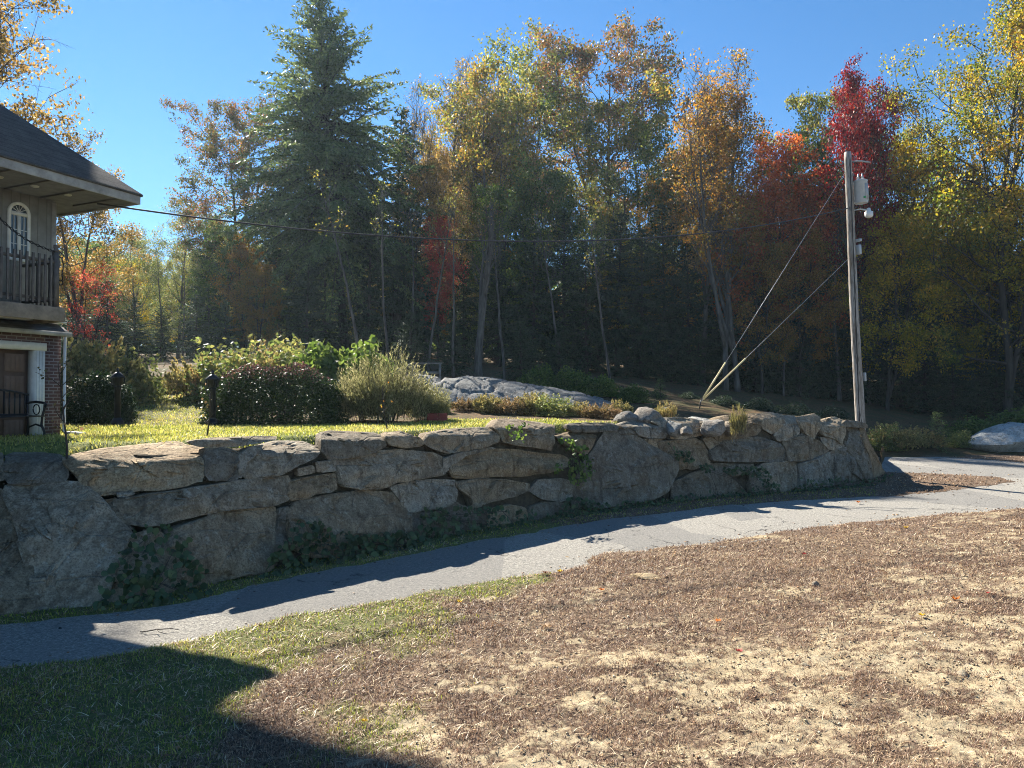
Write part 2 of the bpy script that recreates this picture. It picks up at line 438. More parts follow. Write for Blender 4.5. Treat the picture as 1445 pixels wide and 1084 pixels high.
# ================================================================ grass blades (uncountable: stuff)
def blades(name, X, Y, Z, hgt, wid, lean, mat, rng, lay=0.0):
    n = len(X); az = rng.uniform(0, 2 * math.pi, n); la = rng.uniform(0, 1, n) * lean + lay
    dx, dy = np.cos(az), np.sin(az)
    hgt = hgt * rng.uniform(.5, 1.3, n)
    up = np.cos(la); si = np.sin(la)
    a2 = az + rng.uniform(.8, 2.3, n)
    wx, wy = np.cos(a2) * wid / 2, np.sin(a2) * wid / 2
    b = np.stack([X, Y, Z - .005], -1)
    mid = b + np.stack([dx * si * hgt * .45, dy * si * hgt * .45, up * hgt * .6 + .006], -1)
    tip = b + np.stack([dx * si * hgt, dy * si * hgt, up * hgt * .9 + .004], -1)
    W = np.stack([wx, wy, np.zeros(n)], -1)
    V = np.stack([b - W, b + W, mid + W * .8, mid - W * .8, tip], 1).reshape(-1, 3)
    i = np.arange(n)[:, None] * 5
    q = i + np.array([[0, 1, 2, 3]]); tr = i + np.array([[3, 2, 4]])
    return tag(link(name, npmesh(name, V, [q, tr]), mat), kind='stuff')
M_DRY = leaf_mat('dry_blade', [(.10, (.055, .030, .023)), (.34, (.20, .122, .088)), (.60, (.37, .245, .165)), (.84, (.64, .52, .36))], .25, .8, .6, 1.1)
M_GRN = leaf_mat('green_blade', [(.1, (.11, .15, .035)), (.40, (.25, .30, .06)), (.66, (.42, .40, .10)), (.88, (.52, .41, .20))], .4, .7, .55, 1.3)
M_LAWN = leaf_mat('lawn_blade', [(.1, (.15, .18, .04)), (.4, (.31, .32, .09)), (.7, (.47, .42, .15)), (.95, (.56, .47, .22))], .45, .5, .55, 1.3)
rng = np.random.RandomState(11)
def scatter(n, Ymin, Ymax, cmin=-60, cmax=1510):
    u = rng.rand(n); Y = np.sqrt(Ymin ** 2 + (Ymax ** 2 - Ymin ** 2) * u)
    c = cmin + (cmax - cmin) * rng.rand(n)
    return (c - 722.5) / F * Y, Y
XS, YS_, HS, WS = [], [], [], []
for n, a, b, hh, ww in ((170000, 5.2, 9, .055, .0055), (170000, 9, 14, .06, .008), (120000, 14, 24, .065, .014), (30000, 24, 37, .08, .024)):
    x, y = scatter(n, a, b); XS.append(x); YS_.append(y); HS.append(np.full(n, hh)); WS.append(np.full(n, ww))
X, Y, Hh, Ww = map(np.concatenate, (XS, YS_, HS, WS))
sd = sd_drive(X, Y); sa = sand_mask(X, Y, sd); gr = green_mask(X, Y, sd)
below = Y < Yb(colx(X, Y)) + .3
island = (colx(X, Y) > 1236)
keep = (sd > -.03) & (below | island) & (rng.rand(len(X)) < np.clip(1.0 - sa * .80, .035, 1)) & (rng.rand(len(X)) < .35 + .65 * sstep(.35, .6, fbm(X * 2.2, Y * 2.2)))
foot = (Y > np.interp(colx(X, Y), _dx, _dY) + .8) & ~island
isg = (rng.rand(len(X)) < gr * .5) | (foot & (rng.rand(len(X)) < .45))
Zf = field_z(X, Y, sd)
k = keep & ~isg
blades('dry_grass', X[k], Y[k], Zf[k], Hh[k], Ww[k], 1.0, M_DRY, rng, .45)
k = keep & isg
blades('green_grass', X[k], Y[k], Zf[k], Hh[k] * .85, Ww[k] * 1.15, 1.2, M_GRN, rng, .2)
# long pale straws lying flat, crumbs of dead leaves, clods and pebbles
X, Y = scatter(24000, 5.2, 16); sd = sd_drive(X, Y); k = (sd > -.02) & (Y < Yb(colx(X, Y)) - .2) & (rng.rand(len(X)) < .75 - .35 * sand_mask(X, Y, sd))
M_STRAW = leaf_mat('straw', [(.1, (.20, .14, .09)), (.5, (.46, .35, .21)), (.9, (.72, .62, .44))], .2, .9, .7, 1.1)
blades('straw', X[k], Y[k], field_z(X[k], Y[k], sd[k]) + .012, np.full(k.sum(), .12), .005 + .0004 * Y[k], .25, M_STRAW, rng, 1.25)
def crumbs(name, X, Y, Z, size, mat, flat_):
    n = len(X); s_ = size * rng.uniform(.4, 1.6, n) ** 1.3
    o = np.array([(1, 0, 0), (0, 1, 0), (-1, 0, 0), (0, -1, 0), (0, 0, 1), (0, 0, -1)], float)
    d = o[None] * rng.uniform(.6, 1.2, (n, 6, 1)) * np.array((1, 1, flat_)); az = rng.uniform(0, 6.28, n); c_, s2 = np.cos(az)[:, None], np.sin(az)[:, None]
    d = np.stack([d[..., 0] * c_ - d[..., 1] * s2, d[..., 0] * s2 + d[..., 1] * c_, d[..., 2] + d[..., 0] * rng.uniform(-.4, .4, (n, 1))], -1)
    V = (np.stack([X, Y, Z], -1)[:, None] + d * s_[:, None, None]).reshape(-1, 3)
    f = np.array([(0, 1, 4), (1, 2, 4), (2, 3, 4), (3, 0, 4), (1, 0, 5), (2, 1, 5), (3, 2, 5), (0, 3, 5)])
    return tag(link(name, npmesh(name, V, (np.arange(n)[:, None, None] * 6 + f[None]).reshape(-1, 3)), mat), kind='stuff')
M_CLOD = leaf_mat('clod', [(.1, (.12, .09, .06)), (.45, (.30, .235, .15)), (.75, (.46, .38, .25)), (.95, (.55, .50, .41))], .0, .8, .8)
M_CRUMB = leaf_mat('leaf_crumb', [(.1, (.08, .045, .03)), (.4, (.20, .11, .06)), (.7, (.33, .19, .09)), (.95, (.46, .32, .18))], .1, .8, .8)
X, Y = scatter(22000, 5.2, 15); sd = sd_drive(X, Y); k = (sd > .02) & (Y < Yb(colx(X, Y)) - .2) & (rng.rand(len(X)) < .12 + .8 * sand_mask(X, Y, sd))
crumbs('pebbles', X[k], Y[k], field_z(X[k], Y[k], sd[k]) + .004, .008 + .0006 * Y[k], M_CLOD, .7)
X, Y = scatter(34000, 5.2, 34); sd = sd_drive(X, Y); onp = sd < -.05
k = (rng.rand(len(X)) < np.where(onp, np.where(sd > -.35, .22, .025), .5)) & ((Y < Yb(colx(X, Y)) + .2) | (colx(X, Y) > 1236))
crumbs('leaf_litter', X[k], Y[k], np.where(onp[k], .012, field_z(X[k], Y[k], sd[k]) + .02), .007 + .0010 * Y[k], M_CRUMB, .22)
# lawn on the terrace
X, Y = scatter(190000, 10, 33, -60, 1250)
m = (Y > Yt(colx(X, Y)) + .1) & (rng.rand(len(X)) < lawn_mask(X, Y)) & ~((colx(X, Y) < 84) & (Y > 17.0))
X, Y = X[m], Y[m]
blades('lawn_grass', X, Y, H(X, Y), np.full(len(X), .075), .006 + .0007 * Y, 1.1, M_LAWN, rng, .15)

# ================================================================ thin even haze round the whole scene, added mostly to imitate lens veil
t = NT('veil_haze'); t.t.nodes.remove(t.out); t.out = t.n('ShaderNodeOutputMaterial')
pv = t.n('ShaderNodeVolumePrincipled'); pv.inputs['Color'].default_value = (.62, .82, 1, 1); pv.inputs['Density'].default_value = HAZE; pv.inputs['Anisotropy'].default_value = .40
t.l(pv.outputs[0], t.out.inputs['Volume'])
g = Geo().box((-190, -30, -1.2), (230, 176, 60)); o = g.obj('haze', t.m); tag(o, kind='stuff')
SC.cycles.volume_bounces = 0
# ================================================================ boulder retaining wall
ZS = 3.0104
def reg(ox, oy, pts): return [(ox + x / ZS, oy + y / ZS) for x, y in pts]
ST = []   # (polygon in photo pixels, lean back of the top, bulge factor, label or None)
def S(ox, oy, pts, lean=0.0, bulge=1.0, label=None): ST.append((reg(ox, oy, pts), lean, bulge, label))
def A(p, *a, **k): S(0, 560, p, *a, **k)
def B(p, *a, **k): S(380, 560, p, *a, **k)
def C(p, *a, **k): S(780, 540, p, *a, **k)
A([(-90,236),(-20,232),(0,238),(15,246),(20,300),(16,350),(-30,362),(-95,355)], .5)
A([(25,250),(60,238),(180,240),(250,248),(285,280),(285,340),(262,364),(150,370),(40,368),(18,340),(20,290)], .45)
A([(282,262),(330,246),(420,228),(560,210),(700,197),(745,196),(800,210),(852,214),(868,240),(868,320),(840,357),(780,377),(700,393),(600,396),(520,408),(440,420),(400,412),(360,372),(320,322),(286,292)], .75, 1.15, 'long flat-topped boulder with a sunlit top edge')
A([(30,390),(60,372),(200,374),(290,372),(350,376),(420,432),(500,522),(556,588),(540,612),(510,680),(470,800),(440,880),(380,925),(200,935),(130,900),(120,720),(95,600),(58,490),(20,425)], 0, 1.3, 'huge dark boulder with a slanting right edge')
A([(-90,370),(-20,376),(14,392),(18,430),(-20,448),(-90,440)])
A([(-120,450),(0,442),(22,442),(47,482),(74,540),(90,600),(116,720),(126,900),(100,942),(-20,950),(-130,960)], 0, 1.2)
A([(874,220),(930,216),(980,224),(1018,242),(1020,330),(1012,356),(895,354),(876,330)], 0, .9)
A([(808,190),(900,174),(1000,171),(1100,167),(1168,169),(1166,184),(1100,196),(1000,213),(930,217),(862,213),(820,203)], .4, .7, 'thin flat capping slab')
A([(1012,250),(1060,215),(1120,205),(1095,240),(1042,282),(1030,344),(1018,340)], 0, .6)
A([(1042,284),(1082,247),(1130,202),(1180,188),(1280,192),(1340,212),(1357,235),(1332,260),(1250,296),(1190,331),(1100,341),(1050,346),(1032,318)], .6, 1.0)
A([(500,440),(640,412),(760,398),(880,378),(1000,360),(1150,344),(1210,340),(1218,380),(1212,440),(1150,462),(1050,472),(920,483),(850,502),(760,527),(700,542),(620,547),(540,533),(506,490)], 0, 1.0, 'long narrow boulder running across the middle of the wall')
A([(730,568),(850,528),(940,490),(1060,474),(1165,474),(1170,560),(1150,640),(1130,730),(1000,765),(900,790),(790,810),(700,700),(704,612)], 0, 1.1)
A([(560,594),(640,570),(700,592),(698,680),(730,760),(780,812),(700,850),(560,870),(460,885),(450,840),(500,700)], 0, .9)
A([(1225,362),(1290,342),(1420,326),(1429,390),(1400,406),(1340,412),(1310,436),(1240,441),(1222,412)], 0, .9)
A([(495,408),(560,396),(577,411),(540,427),(500,428)], 0, .8)
A([(438,440),(498,432),(506,494),(568,560),(545,566),(484,502)], 0, .7)
A([(1264,305),(1330,290),(1340,322),(1270,338)], 0, .8)
A([(1342,278),(1440,266),(1446,316),(1350,320)], 0, .8)
A([(1180,480),(1225,470),(1235,560),(1220,660),(1150,710),(1150,650),(1176,560)], 0, .7)
B([(230,158),(260,146),(350,149),(440,154),(490,168),(494,210),(450,236),(380,252),(300,264),(255,267),(226,230)], .6)
B([(498,152),(560,147),(630,172),(660,193),(640,212),(570,217),(520,207),(496,185)], .4, .8)
B([(676,156),(780,138),(900,131),(976,138),(974,190),(920,212),(840,228),(760,238),(700,218),(662,196)], .4)
B([(955,125),(985,94),(1060,99),(1150,110),(1206,123),(1210,180),(1196,227),(1150,217),(1060,208),(1000,193),(980,155)], .8, 1.0, 'pale boulder with a broad sunlit top')
B([(298,255),(400,230),(480,232),(550,226),(700,240),(737,262),(737,330),(650,347),(540,362),(480,388),(400,393),(310,378),(293,320)])
B([(768,292),(820,250),(920,224),(1040,224),(1140,240),(1240,248),(1262,268),(1258,296),(1180,322),(1060,338),(960,338),(880,347),(790,343)], 0, 1.0, 'long brownish boulder below the pale top stone')
B([(118,452),(250,422),(400,402),(520,412),(562,442),(588,520),(586,610),(480,640),(400,660),(300,672),(180,680),(100,640),(76,500)], 0, 1.1, 'large pale-streaked boulder')
B([(518,384),(600,362),(700,352),(787,357),(798,400),(782,447),(720,468),(640,483),(592,493),(558,432)], 0, 1.0, 'rounded pale boulder with a curved crack')
B([(798,362),(900,347),(1000,352),(1102,370),(1100,397),(1040,423),(960,443),(868,474),(850,422),(806,392)])
B([(1148,352),(1240,347),(1287,362),(1287,432),(1240,447),(1160,433),(1108,400)], 0, .8)
B([(1212,168),(1280,149),(1350,154),(1389,165),(1382,200),(1346,247),(1300,228),(1250,198)], .4, .8)
B([(936,484),(1020,457),(1080,472),(1098,505),(1070,560),(1000,575),(930,560)], 0, .8)
B([(1110,470),(1165,450),(1230,450),(1290,470),(1285,520),(1230,540),(1110,560),(1100,510)], 0, .8)
B([(592,494),(700,490),(790,450),(850,478),(925,490),(925,560),(870,590),(760,625),(630,640),(592,620)], 0, .9)
B([(742,262),(800,240),(940,215),(960,222),(820,248),(770,285),(745,330)], 0, .5)
B([(205,276),(292,270),(298,312),(225,322)], 0, .7)
C([(64,183),(80,174),(150,169),(250,171),(279,188),(260,203),(180,211),(90,211),(68,197)], .35, .8, 'flat dark capping slab')
C([(140,340),(190,270),(225,218),(290,206),(350,218),(400,260),(460,300),(517,330),(512,370),(492,410),(470,455),(400,490),(300,515),(200,525),(96,525),(92,460),(118,390)], 0, 1.25, 'huge triangular boulder with a lichen-pale face')
C([(283,180),(320,164),(400,174),(480,194),(489,215),(472,237),(400,234),(340,217)], .45, .9)
C([(420,166),(460,148),(484,149),(490,200),(460,188)], .4, .5)
C([(484,150),(560,147),(640,164),(670,179),(667,212),(600,230),(540,240),(494,237),(488,190)], .35)
C([(676,190),(690,158),(740,140),(850,134),(878,149),(880,206),(860,222),(780,237),(700,248),(668,218)], .5)
C([(862,134),(920,126),(976,137),(982,165),(952,207),(930,217),(890,192),(880,150)], .5)
C([(985,139),(1030,144),(1049,180),(1049,212),(1010,245),(958,247),(942,222),(975,182)], .4)
C([(1040,150),(1110,133),(1136,150),(1132,200),(1112,237),(1070,217),(1047,182)], .4)
C([(1136,166),(1195,147),(1236,163),(1243,220),(1226,262),(1190,237),(1150,227),(1134,190)], .5, 1.1)
C([(1234,172),(1250,158),(1310,167),(1340,180),(1335,194),(1250,188)], .2, .6, 'thin slab capping the end of the wall')
C([(448,252),(600,236),(642,264),(670,310),(662,347),(600,365),(518,366),(506,330),(460,290)])
C([(668,292),(720,255),(800,230),(880,234),(960,259),(992,300),(982,331),(900,337),(780,335),(676,331)], 0, 1.1)
C([(978,250),(1060,224),(1130,249),(1172,290),(1130,317),(1040,337),(997,332),(992,285)])
C([(838,382),(900,344),(1000,334),(1037,344),(1044,432),(1000,470),(900,480),(840,470)])
C([(1043,347),(1130,320),(1196,290),(1208,360),(1204,440),(1120,450),(1046,450)])
C([(1198,290),(1240,276),(1276,300),(1282,350),(1312,400),(1320,434),(1240,445),(1206,430)])
C([(1242,200),(1290,188),(1312,260),(1342,330),(1354,400),(1332,424),(1312,392),(1285,332),(1250,282)], .3)
C([(1306,200),(1327,188),(1350,270),(1384,340),(1403,387),(1356,402),(1342,325)], .3)
C([(510,425),(600,385),(650,373),(720,380),(762,412),(835,480),(750,510),(650,520),(510,525)], 0, .9)
C([(664,342),(780,345),(850,347),(832,380),(770,400),(720,374),(650,368)], 0, .6)
C([(1138,232),(1200,240),(1242,268),(1196,288),(1172,284),(1150,262)], 0, .7)
C([(640,240),(668,222),(720,250),(670,288),(650,262)], 0, .5)
C([(945,225),(960,250),(1055,222),(1075,222),(1060,215),(1010,248)], 0, .5)
C([(390,238),(470,240),(455,262),(452,292),(410,262)], 0, .5)
# a few more to carry the wall on past the left edge of the picture
for q in ([(-260,640),(-150,634),(-44,640),(-40,690),(-150,705),(-262,700)], [(-270,705),(-150,708),(-46,706),(-50,800),(-60,885),(-200,930),(-280,940)]):
    ST.append((q, .4 if q[0][1] < 650 else 0, 1.0, None))

wall = thing('stone_retaining_wall', 'long dry-laid wall of huge grey boulders holding up the lawn beside the drive', 'stone wall', gnd(560, 772))
WL = Vector(wall.location)
M_ROCKW = rock_mat('wall_granite', (.108, .083, .057), (.25, .205, .147), (.42, .36, .27), stain=(.20, .135, .08), lichen=(.42, .41, .35))
def wallpos(px, py, back=0.0):
    """point on the battered wall face seen at the photo pixel"""
    yb = np.interp(px, _bx, [p[1] for p in BASE_PX])
    a, b = ray(px, py)
    Y = Yb(px)
    h = np.clip((yb - py) / F * Y, -.3, 3.2)       # height above the drive
    Y = Y + bat(px) * h + back
    return np.stack([a * Y, Y, EYE + b * Y], -1)
def resample(P, n):
    P = np.asarray(P, float); Q = []
    for i in range(len(P)):                       # cut the corners once
        a, b = P[i], P[(i + 1) % len(P)]
        Q += [a * .93 + b * .07, a * .07 + b * .93]
    Q = np.array(Q + [Q[0]]); s = np.concatenate([[0], np.cumsum(np.linalg.norm(np.diff(Q, axis=0), axis=1))])
    u = np.linspace(0, s[-1], n + 1)[:-1]
    return np.stack([np.interp(u, s, Q[:, 0]), np.interp(u, s, Q[:, 1])], -1)
def rocky(V, cen, amp, seed):
    """breaks a smooth form into planes and chips (vertex displacement)"""
    out = []
    off = Vector((seed * 3.7, seed * 1.3, seed * 7.1))
    for v in V:
        p = Vector(v) + off
        a = mnoise.fractal(p * 1.1, 1.0, 2.1, 3) * .55
        b = 0.0
        for fq, wt_ in ((1.5, .9), (3.4, .45)):
            q = p * fq; fp = mnoise.voronoi(q, distance_metric='DISTANCE', exponent=2.5)[1][0]
            b += (q - fp).dot(mnoise.cell_vector(fp * 9.7 + Vector((.5, .5, .5))) - Vector((.5, .5, .5))) * wt_
        c = mnoise.turbulence(p * 5.0, 3, True) * .10
        e = mnoise.ridged_multi_fractal(p * 2.3, 1.0, 2.0, 3, 1.0, 2.0) * .16
        out.append((a * .6 + b * 1.25 - c - e * .5) * amp)
    return np.array(out)
def boulder(poly, lean, bul, seed):
    n = 96; B = resample(poly, n); cx = B.mean(0); B = cx + (B - cx) * 1.06
    area = .5 * abs(np.dot(B[:, 0], np.roll(B[:, 1], -1)) - np.dot(B[:, 1], np.roll(B[:, 0], -1)))
    Yc = float(Yb(cx[0])); size = math.sqrt(area) / F * Yc
    rg = random.Random(seed)
    ymin, ymax = B[:, 1].min(), B[:, 1].max(); hpx = ymax - ymin
    nv = wall_normal(min(max(cx[0], -200), 1236))
    rings = [.0, .12, .24, .36, .47, .57, .66, .74, .81, .87, .915, .95, .98, 1.0]
    bulge = min(max(.17 * size, .05), .26) * bul
    tilt = (rg.uniform(-.10, .10), rg.uniform(-.08, .12))
    V = []; edge = []; sw = max(np.ptp(B[:, 0]), 1) / 2; sh_ = max(np.ptp(B[:, 1]), 1) / 2
    cuts = []
    for k in range(6):
        a_ = rg.uniform(0, 6.28); cuts.append((math.cos(a_), math.sin(a_), rg.uniform(.55, 1.0), rg.uniform(.5, 1.3)))
    for r in rings:
        px = cx[0] + r * (B[:, 0] - cx[0]); py = cx[1] + r * (B[:, 1] - cx[1])
        if r == 0: px, py = px[:1], py[:1]
        hrel = (ymax - py) / max(hpx, 1)
        back = np.clip((hrel - .66) / .34, 0, 1) ** 1.3 * lean * min(1.0, hpx / F * Yc / .5) if lean else 0.0
        P = wallpos(px, py, back)
        d = np.full(len(px), bulge * (1 - r ** 13) ** .42)
        for ca, sa_, c_, g_ in cuts: d = np.minimum(d, bulge * np.maximum(c_ - g_ * np.maximum(0, ca * (px - cx[0]) / sw + sa_ * (py - cx[1]) / sh_ - .15), -.1))
        ti = tilt[0] * (px - cx[0]) / F * Yc * (1 - r) * 2 + tilt[1] * (py - cx[1]) / F * Yc * (1 - r) * 2
        V.append(P + nv[None, :] * (d + ti)[:, None])
        edge.append(np.full(len(P), 1.0 if r < .9 else .55))
    V = [np.atleast_2d(v) for v in V]
    last = V[-1]; cl = last.mean(0)
    dep = min(max(.6 * size, .3), .62) * (1.15 if lean else 1)
    for k, (sh, bk) in enumerate(((.985, .12), (.95, .34), (.86, .7), (.55, 1.0))):
        P = cl + (last - cl) * sh - nv * dep * bk
        P[:, 2] = np.minimum(P[:, 2], last[:, 2].max() - .02 * k)
        V.append(P); edge.append(np.full(n, .6 if k < 2 else .3))
    A = np.concatenate(V); E = np.concatenate(edge)
    amp = min(.16, .055 + .085 * size)
    disp = rocky(A, cl, amp, seed) * E
    dirs = A - (cl - nv * .35 * size); dirs /= np.linalg.norm(dirs, axis=1)[:, None] + 1e-9
    dirs = dirs * .45 + nv * .75
    A = A + dirs * disp[:, None]
    tri = np.stack([np.zeros(n, int), 1 + np.arange(n), 1 + (np.arange(n) + 1) % n], -1)
    nr_ = len(V) - 1
    i = 1 + np.arange(nr_ - 1)[:, None] * n; j = np.arange(n)[None, :]; j2 = (j + 1) % n
    qd = np.stack([i + j, i + n + j, i + n + j2, i + j2], -1).reshape(-1, 4)
    cap = (1 + (nr_ - 1) * n + np.arange(n))[None, :]
    return A, [tri, qd, cap]
for i, (poly, lean, bul, lab) in enumerate(ST):
    A_, Fs = boulder(poly, lean, bul, i + 1)
    c0 = A_.mean(0)
    me = npmesh('boulder', A_ - c0, Fs, True)
    o = link('boulder', me, M_ROCKW, wall); o.location = Vector(c0) - WL
    md = o.modifiers.new('smooth', 'EDGE_SPLIT'); md.split_angle = R(38)
    if lab: o['label'] = lab
# the earth packed behind the stones
t = NT('packed_earth'); co = t.coord('Object'); n1 = t.noise(co, 7, 5, .7)
M_EARTH = t.done(t.pbr(t.ramp(n1, [(.3, (.035, .028, .02)), (.7, (.12, .10, .07))]), .95, t.bump(n1, 1, .08), spec=.05))
cs = np.arange(-300, 1239, 6.0); rows = []
for k, (hh, bk) in enumerate(((-.1, .10), (.5, .30), (1.0, .50), (1.5, .70), (1.85, .88), (2.02, 1.0), (2.05, 1.6), (-.2, 1.65))):
    row = []
    for c in cs:
        nv = wall_normal(c); Y = float(Yb(c)); kk = max(.5, -(nv[0] * (c - 722.5) / F + nv[1]))
        p = np.array(((c - 722.5) / F * Y, Y, 0)) - nv * (.16 + float(bat(c)) * max(hh, 0) * kk * 1.12 + (float(bat(c)) - .36) * 1.15 + ((bk - 1.0) if hh > 2.0 else 0) if hh > -.15 else .16 + float(bat(c)) * 2.0 * kk + .65)
        top = min(1.0, (1255 - c) / 45.0 + .25)
        nz = mnoise.noise(Vector((p[0] * 1.6, p[1] * 1.6, hh * 1.5))) * .12
        row.append((p[0] + nv[0] * nz, p[1] + nv[1] * nz, hh * (top if hh > 0 else 1)))
    rows.append(row)
A_ = np.array(rows)
me = npmesh('earth_fill', A_.reshape(-1, 3) - np.array(WL), grid_faces(len(rows), len(cs)), True)
link('earth_fill', me, M_EARTH, wall)
# ================================================================ simple materials
def flat(name, col, rough=.6, metal=0, var=.25, sc=8, bump=.2, spec=.3):
    t = NT(name); co = t.coord('Object'); n = t.noise(co, sc, 5, .65)
    a = tuple(c * (1 - var) for c in col); b = tuple(min(1, c * (1 + var)) for c in col)
    return t.done(t.pbr(t.ramp(n, [(.3, a), (.7, b)]), rough, t.bump(n, bump, .01), metal, spec))
M_WHITE = flat('white_paint', (.62, .62, .60), .5, var=.1)
M_GREYTRIM = flat('weathered_fascia', (.33, .32, .30), .7, var=.35, sc=3)
M_IRON = flat('black_iron', (.025, .025, .028), .5, .3, .2)
M_DOOR = flat('brown_door', (.13, .085, .065), .6, var=.2)
M_DECKW = flat('deck_wood', (.22, .18, .14), .8, var=.35, sc=5)
M_RAILW = flat('grey_rail_wood', (.12, .105, .095), .8, var=.3, sc=5)
M_GLASS = flat('window_glass', (.05, .06, .07), .08, var=.2, spec=.8, bump=0)
M_SOFFIT = flat('soffit_boards', (.13, .12, .11), .85, var=.25, sc=4)
M_CONC = flat('pale_concrete', (.5, .49, .46), .9, var=.2)
def brick_mat():
    t = NT('brick'); co = t.coord('Object')
    sx = t.n('ShaderNodeSeparateXYZ'); t.l(co, sx.inputs[0])
    cb = t.n('ShaderNodeCombineXYZ'); t.l(t.math('ADD', sx.outputs[0], sx.outputs[1]), cb.inputs[0]); t.l(sx.outputs[2], cb.inputs[1])
    b = t.n('ShaderNodeTexBrick'); t.l(cb.outputs[0], b.inputs['Vector'])
    b.inputs['Scale'].default_value = 1; b.inputs['Brick Width'].default_value = .21; b.inputs['Row Height'].default_value = .075; b.inputs['Mortar Size'].default_value = .012
    b.inputs['Color1'].default_value = (.115, .064, .06, 1); b.inputs['Color2'].default_value = (.085, .05, .05, 1); b.inputs['Mortar'].default_value = (.22, .20, .19, 1)
    n = t.noise(co, 5, 4, .6)
    c = t.mix(t.ramp(n, [(.4, 0), (.7, .5)]), b.outputs['Color'], (.11, .06, .05))
    return t.done(t.pbr(c, .9, t.bump(b.outputs['Fac'], -.5, .01), spec=.15))
M_BRICK = brick_mat()
def board_mat(name, col, step, axis='h'):
    t = NT(name); co = t.coord('Object'); sx = t.n('ShaderNodeSeparateXYZ'); t.l(co, sx.inputs[0])
    v = sx.outputs[2] if axis == 'v' else sx.outputs[0]
    fr = t.math('FRACT', t.math('DIVIDE', v, step))
    n = t.noise(co, 4, 5, .6)
    c = t.ramp(n, [(.3, tuple(k * .8 for k in col)), (.7, tuple(min(1, k * 1.2) for k in col))])
    g = t.ramp(fr, [(0, 0), (.06, 1), (.94, 1), (1, 0)])
    c = t.mix(g, tuple(k * .72 for k in col), c)
    return t.done(t.pbr(c, .8, t.bump(t.math('ADD', g, t.math('MULTIPLY', n, .2)), .6, .015), spec=.2))
M_SIDING = board_mat('grey_siding', (.27, .262, .245), .2)
t = NT('roof_shingle'); co = t.coord('Object'); sx = t.n('ShaderNodeSeparateXYZ'); t.l(co, sx.inputs[0])
n = t.noise(co, 3, 5, .7); n2 = t.noise(co, 40, 3, .7); fr = t.math('FRACT', t.math('DIVIDE', sx.outputs[2], .13))
c = t.ramp(t.math('ADD', t.math('MULTIPLY', n, .5), t.math('MULTIPLY', n2, .5)), [(.35, (.045, .043, .042)), (.65, (.14, .135, .125))])
c = t.mix(t.ramp(fr, [(0, 1), (.12, 0)]), c, (.02, .02, .02))
M_SHING = t.done(t.pbr(c, .9, t.bump(t.math('ADD', fr, n2), .6, .02), spec=.2))

# ================================================================ house at the left edge
HK = .905
HB = 3 - .912 * HK
house = thing('house', 'two-storey house with wide hipped roof, brick base and grey boarded upper wall', 'house', (-10.73 * HK, 17.29 * HK, HB))
house.scale = (HK, HK, HK)
house.rotation_euler = (0, 0, math.atan2(-.91, -.41))    # local +x runs along the facade towards the camera, local +y into the house
HRot = house.rotation_euler.to_matrix()
def hl(x, y, z): return (x, y, z)
# local frame check: +x = (-.41,-.91); rotating +90 deg gives +y = (.91,-.41) = outward.  out = +y
L_, D_ = 11.0, 10.0
Geo().box((0.0, -D_, 2.35), (L_, 0, 5.5)).obj('wall', M_SIDING, house)
Geo().box((-.02, -.02, 2.35), (.09, .02, 5.45)).obj('corner_board', M_GREYTRIM, house)
g = Geo(); g.box((0, -D_, -.6), (.38, .25, 2.35)); g.box((3.6, -D_, -.6), (L_, .25, 2.35)); g.box((.38, -.05, 2.10), (3.6, .25, 2.35)); g.box((.38, -D_, -.6), (3.6, -.05, 2.35))
g.obj('brick_wall', M_BRICK, house)
# garage door and its white trim
gd = Geo().box((.62, -.04, -.1), (3.36, .03, 1.96)).obj('garage_door', M_DOOR, house)
g = Geo()
for iz in range(4):
    for ix in range(5):
        x0 = .70 + ix * .54; z0 = .0 + iz * .49
        g.box((x0, .032, z0), (x0 + .44, .05, z0 + .4))
        for q in range(4): g.box((x0 + .02 + q * .105, .05, z0 + .03), (x0 + .10 + q * .105, .06, z0 + .37))
bevel(g.obj('panel', M_DOOR, gd), .006)
g = Geo(); g.box((.39, .0, -.1), (.62, .285, 1.96)); g.box((3.36, .0, -.1), (3.6, .285, 1.96)); g.box((.36, .0, 1.96), (3.63, .295, 2.13))
for q in range(3): g.box((.42 + q * .065, .285, -.08), (.455 + q * .065, .297, 1.95))
g.obj('door_trim', M_WHITE, house)
# pent roof over the brick
g = Geo(); g.prism([(-.06, .02, 2.62), (-.06, .46, 2.42), (-.06, .46, 2.34), (-.06, .02, 2.353)], (L_ + .06, 0, 0)); g.obj('pent_roof', M_SHING, house)
Geo().box((-.09, .462, 2.30), (L_, .52, 2.40)).obj('gutter', M_GREYTRIM, house)
Geo().box((-.1, .0, 2.625), (L_, .30, 2.66)).obj('flashing', M_WHITE, house)
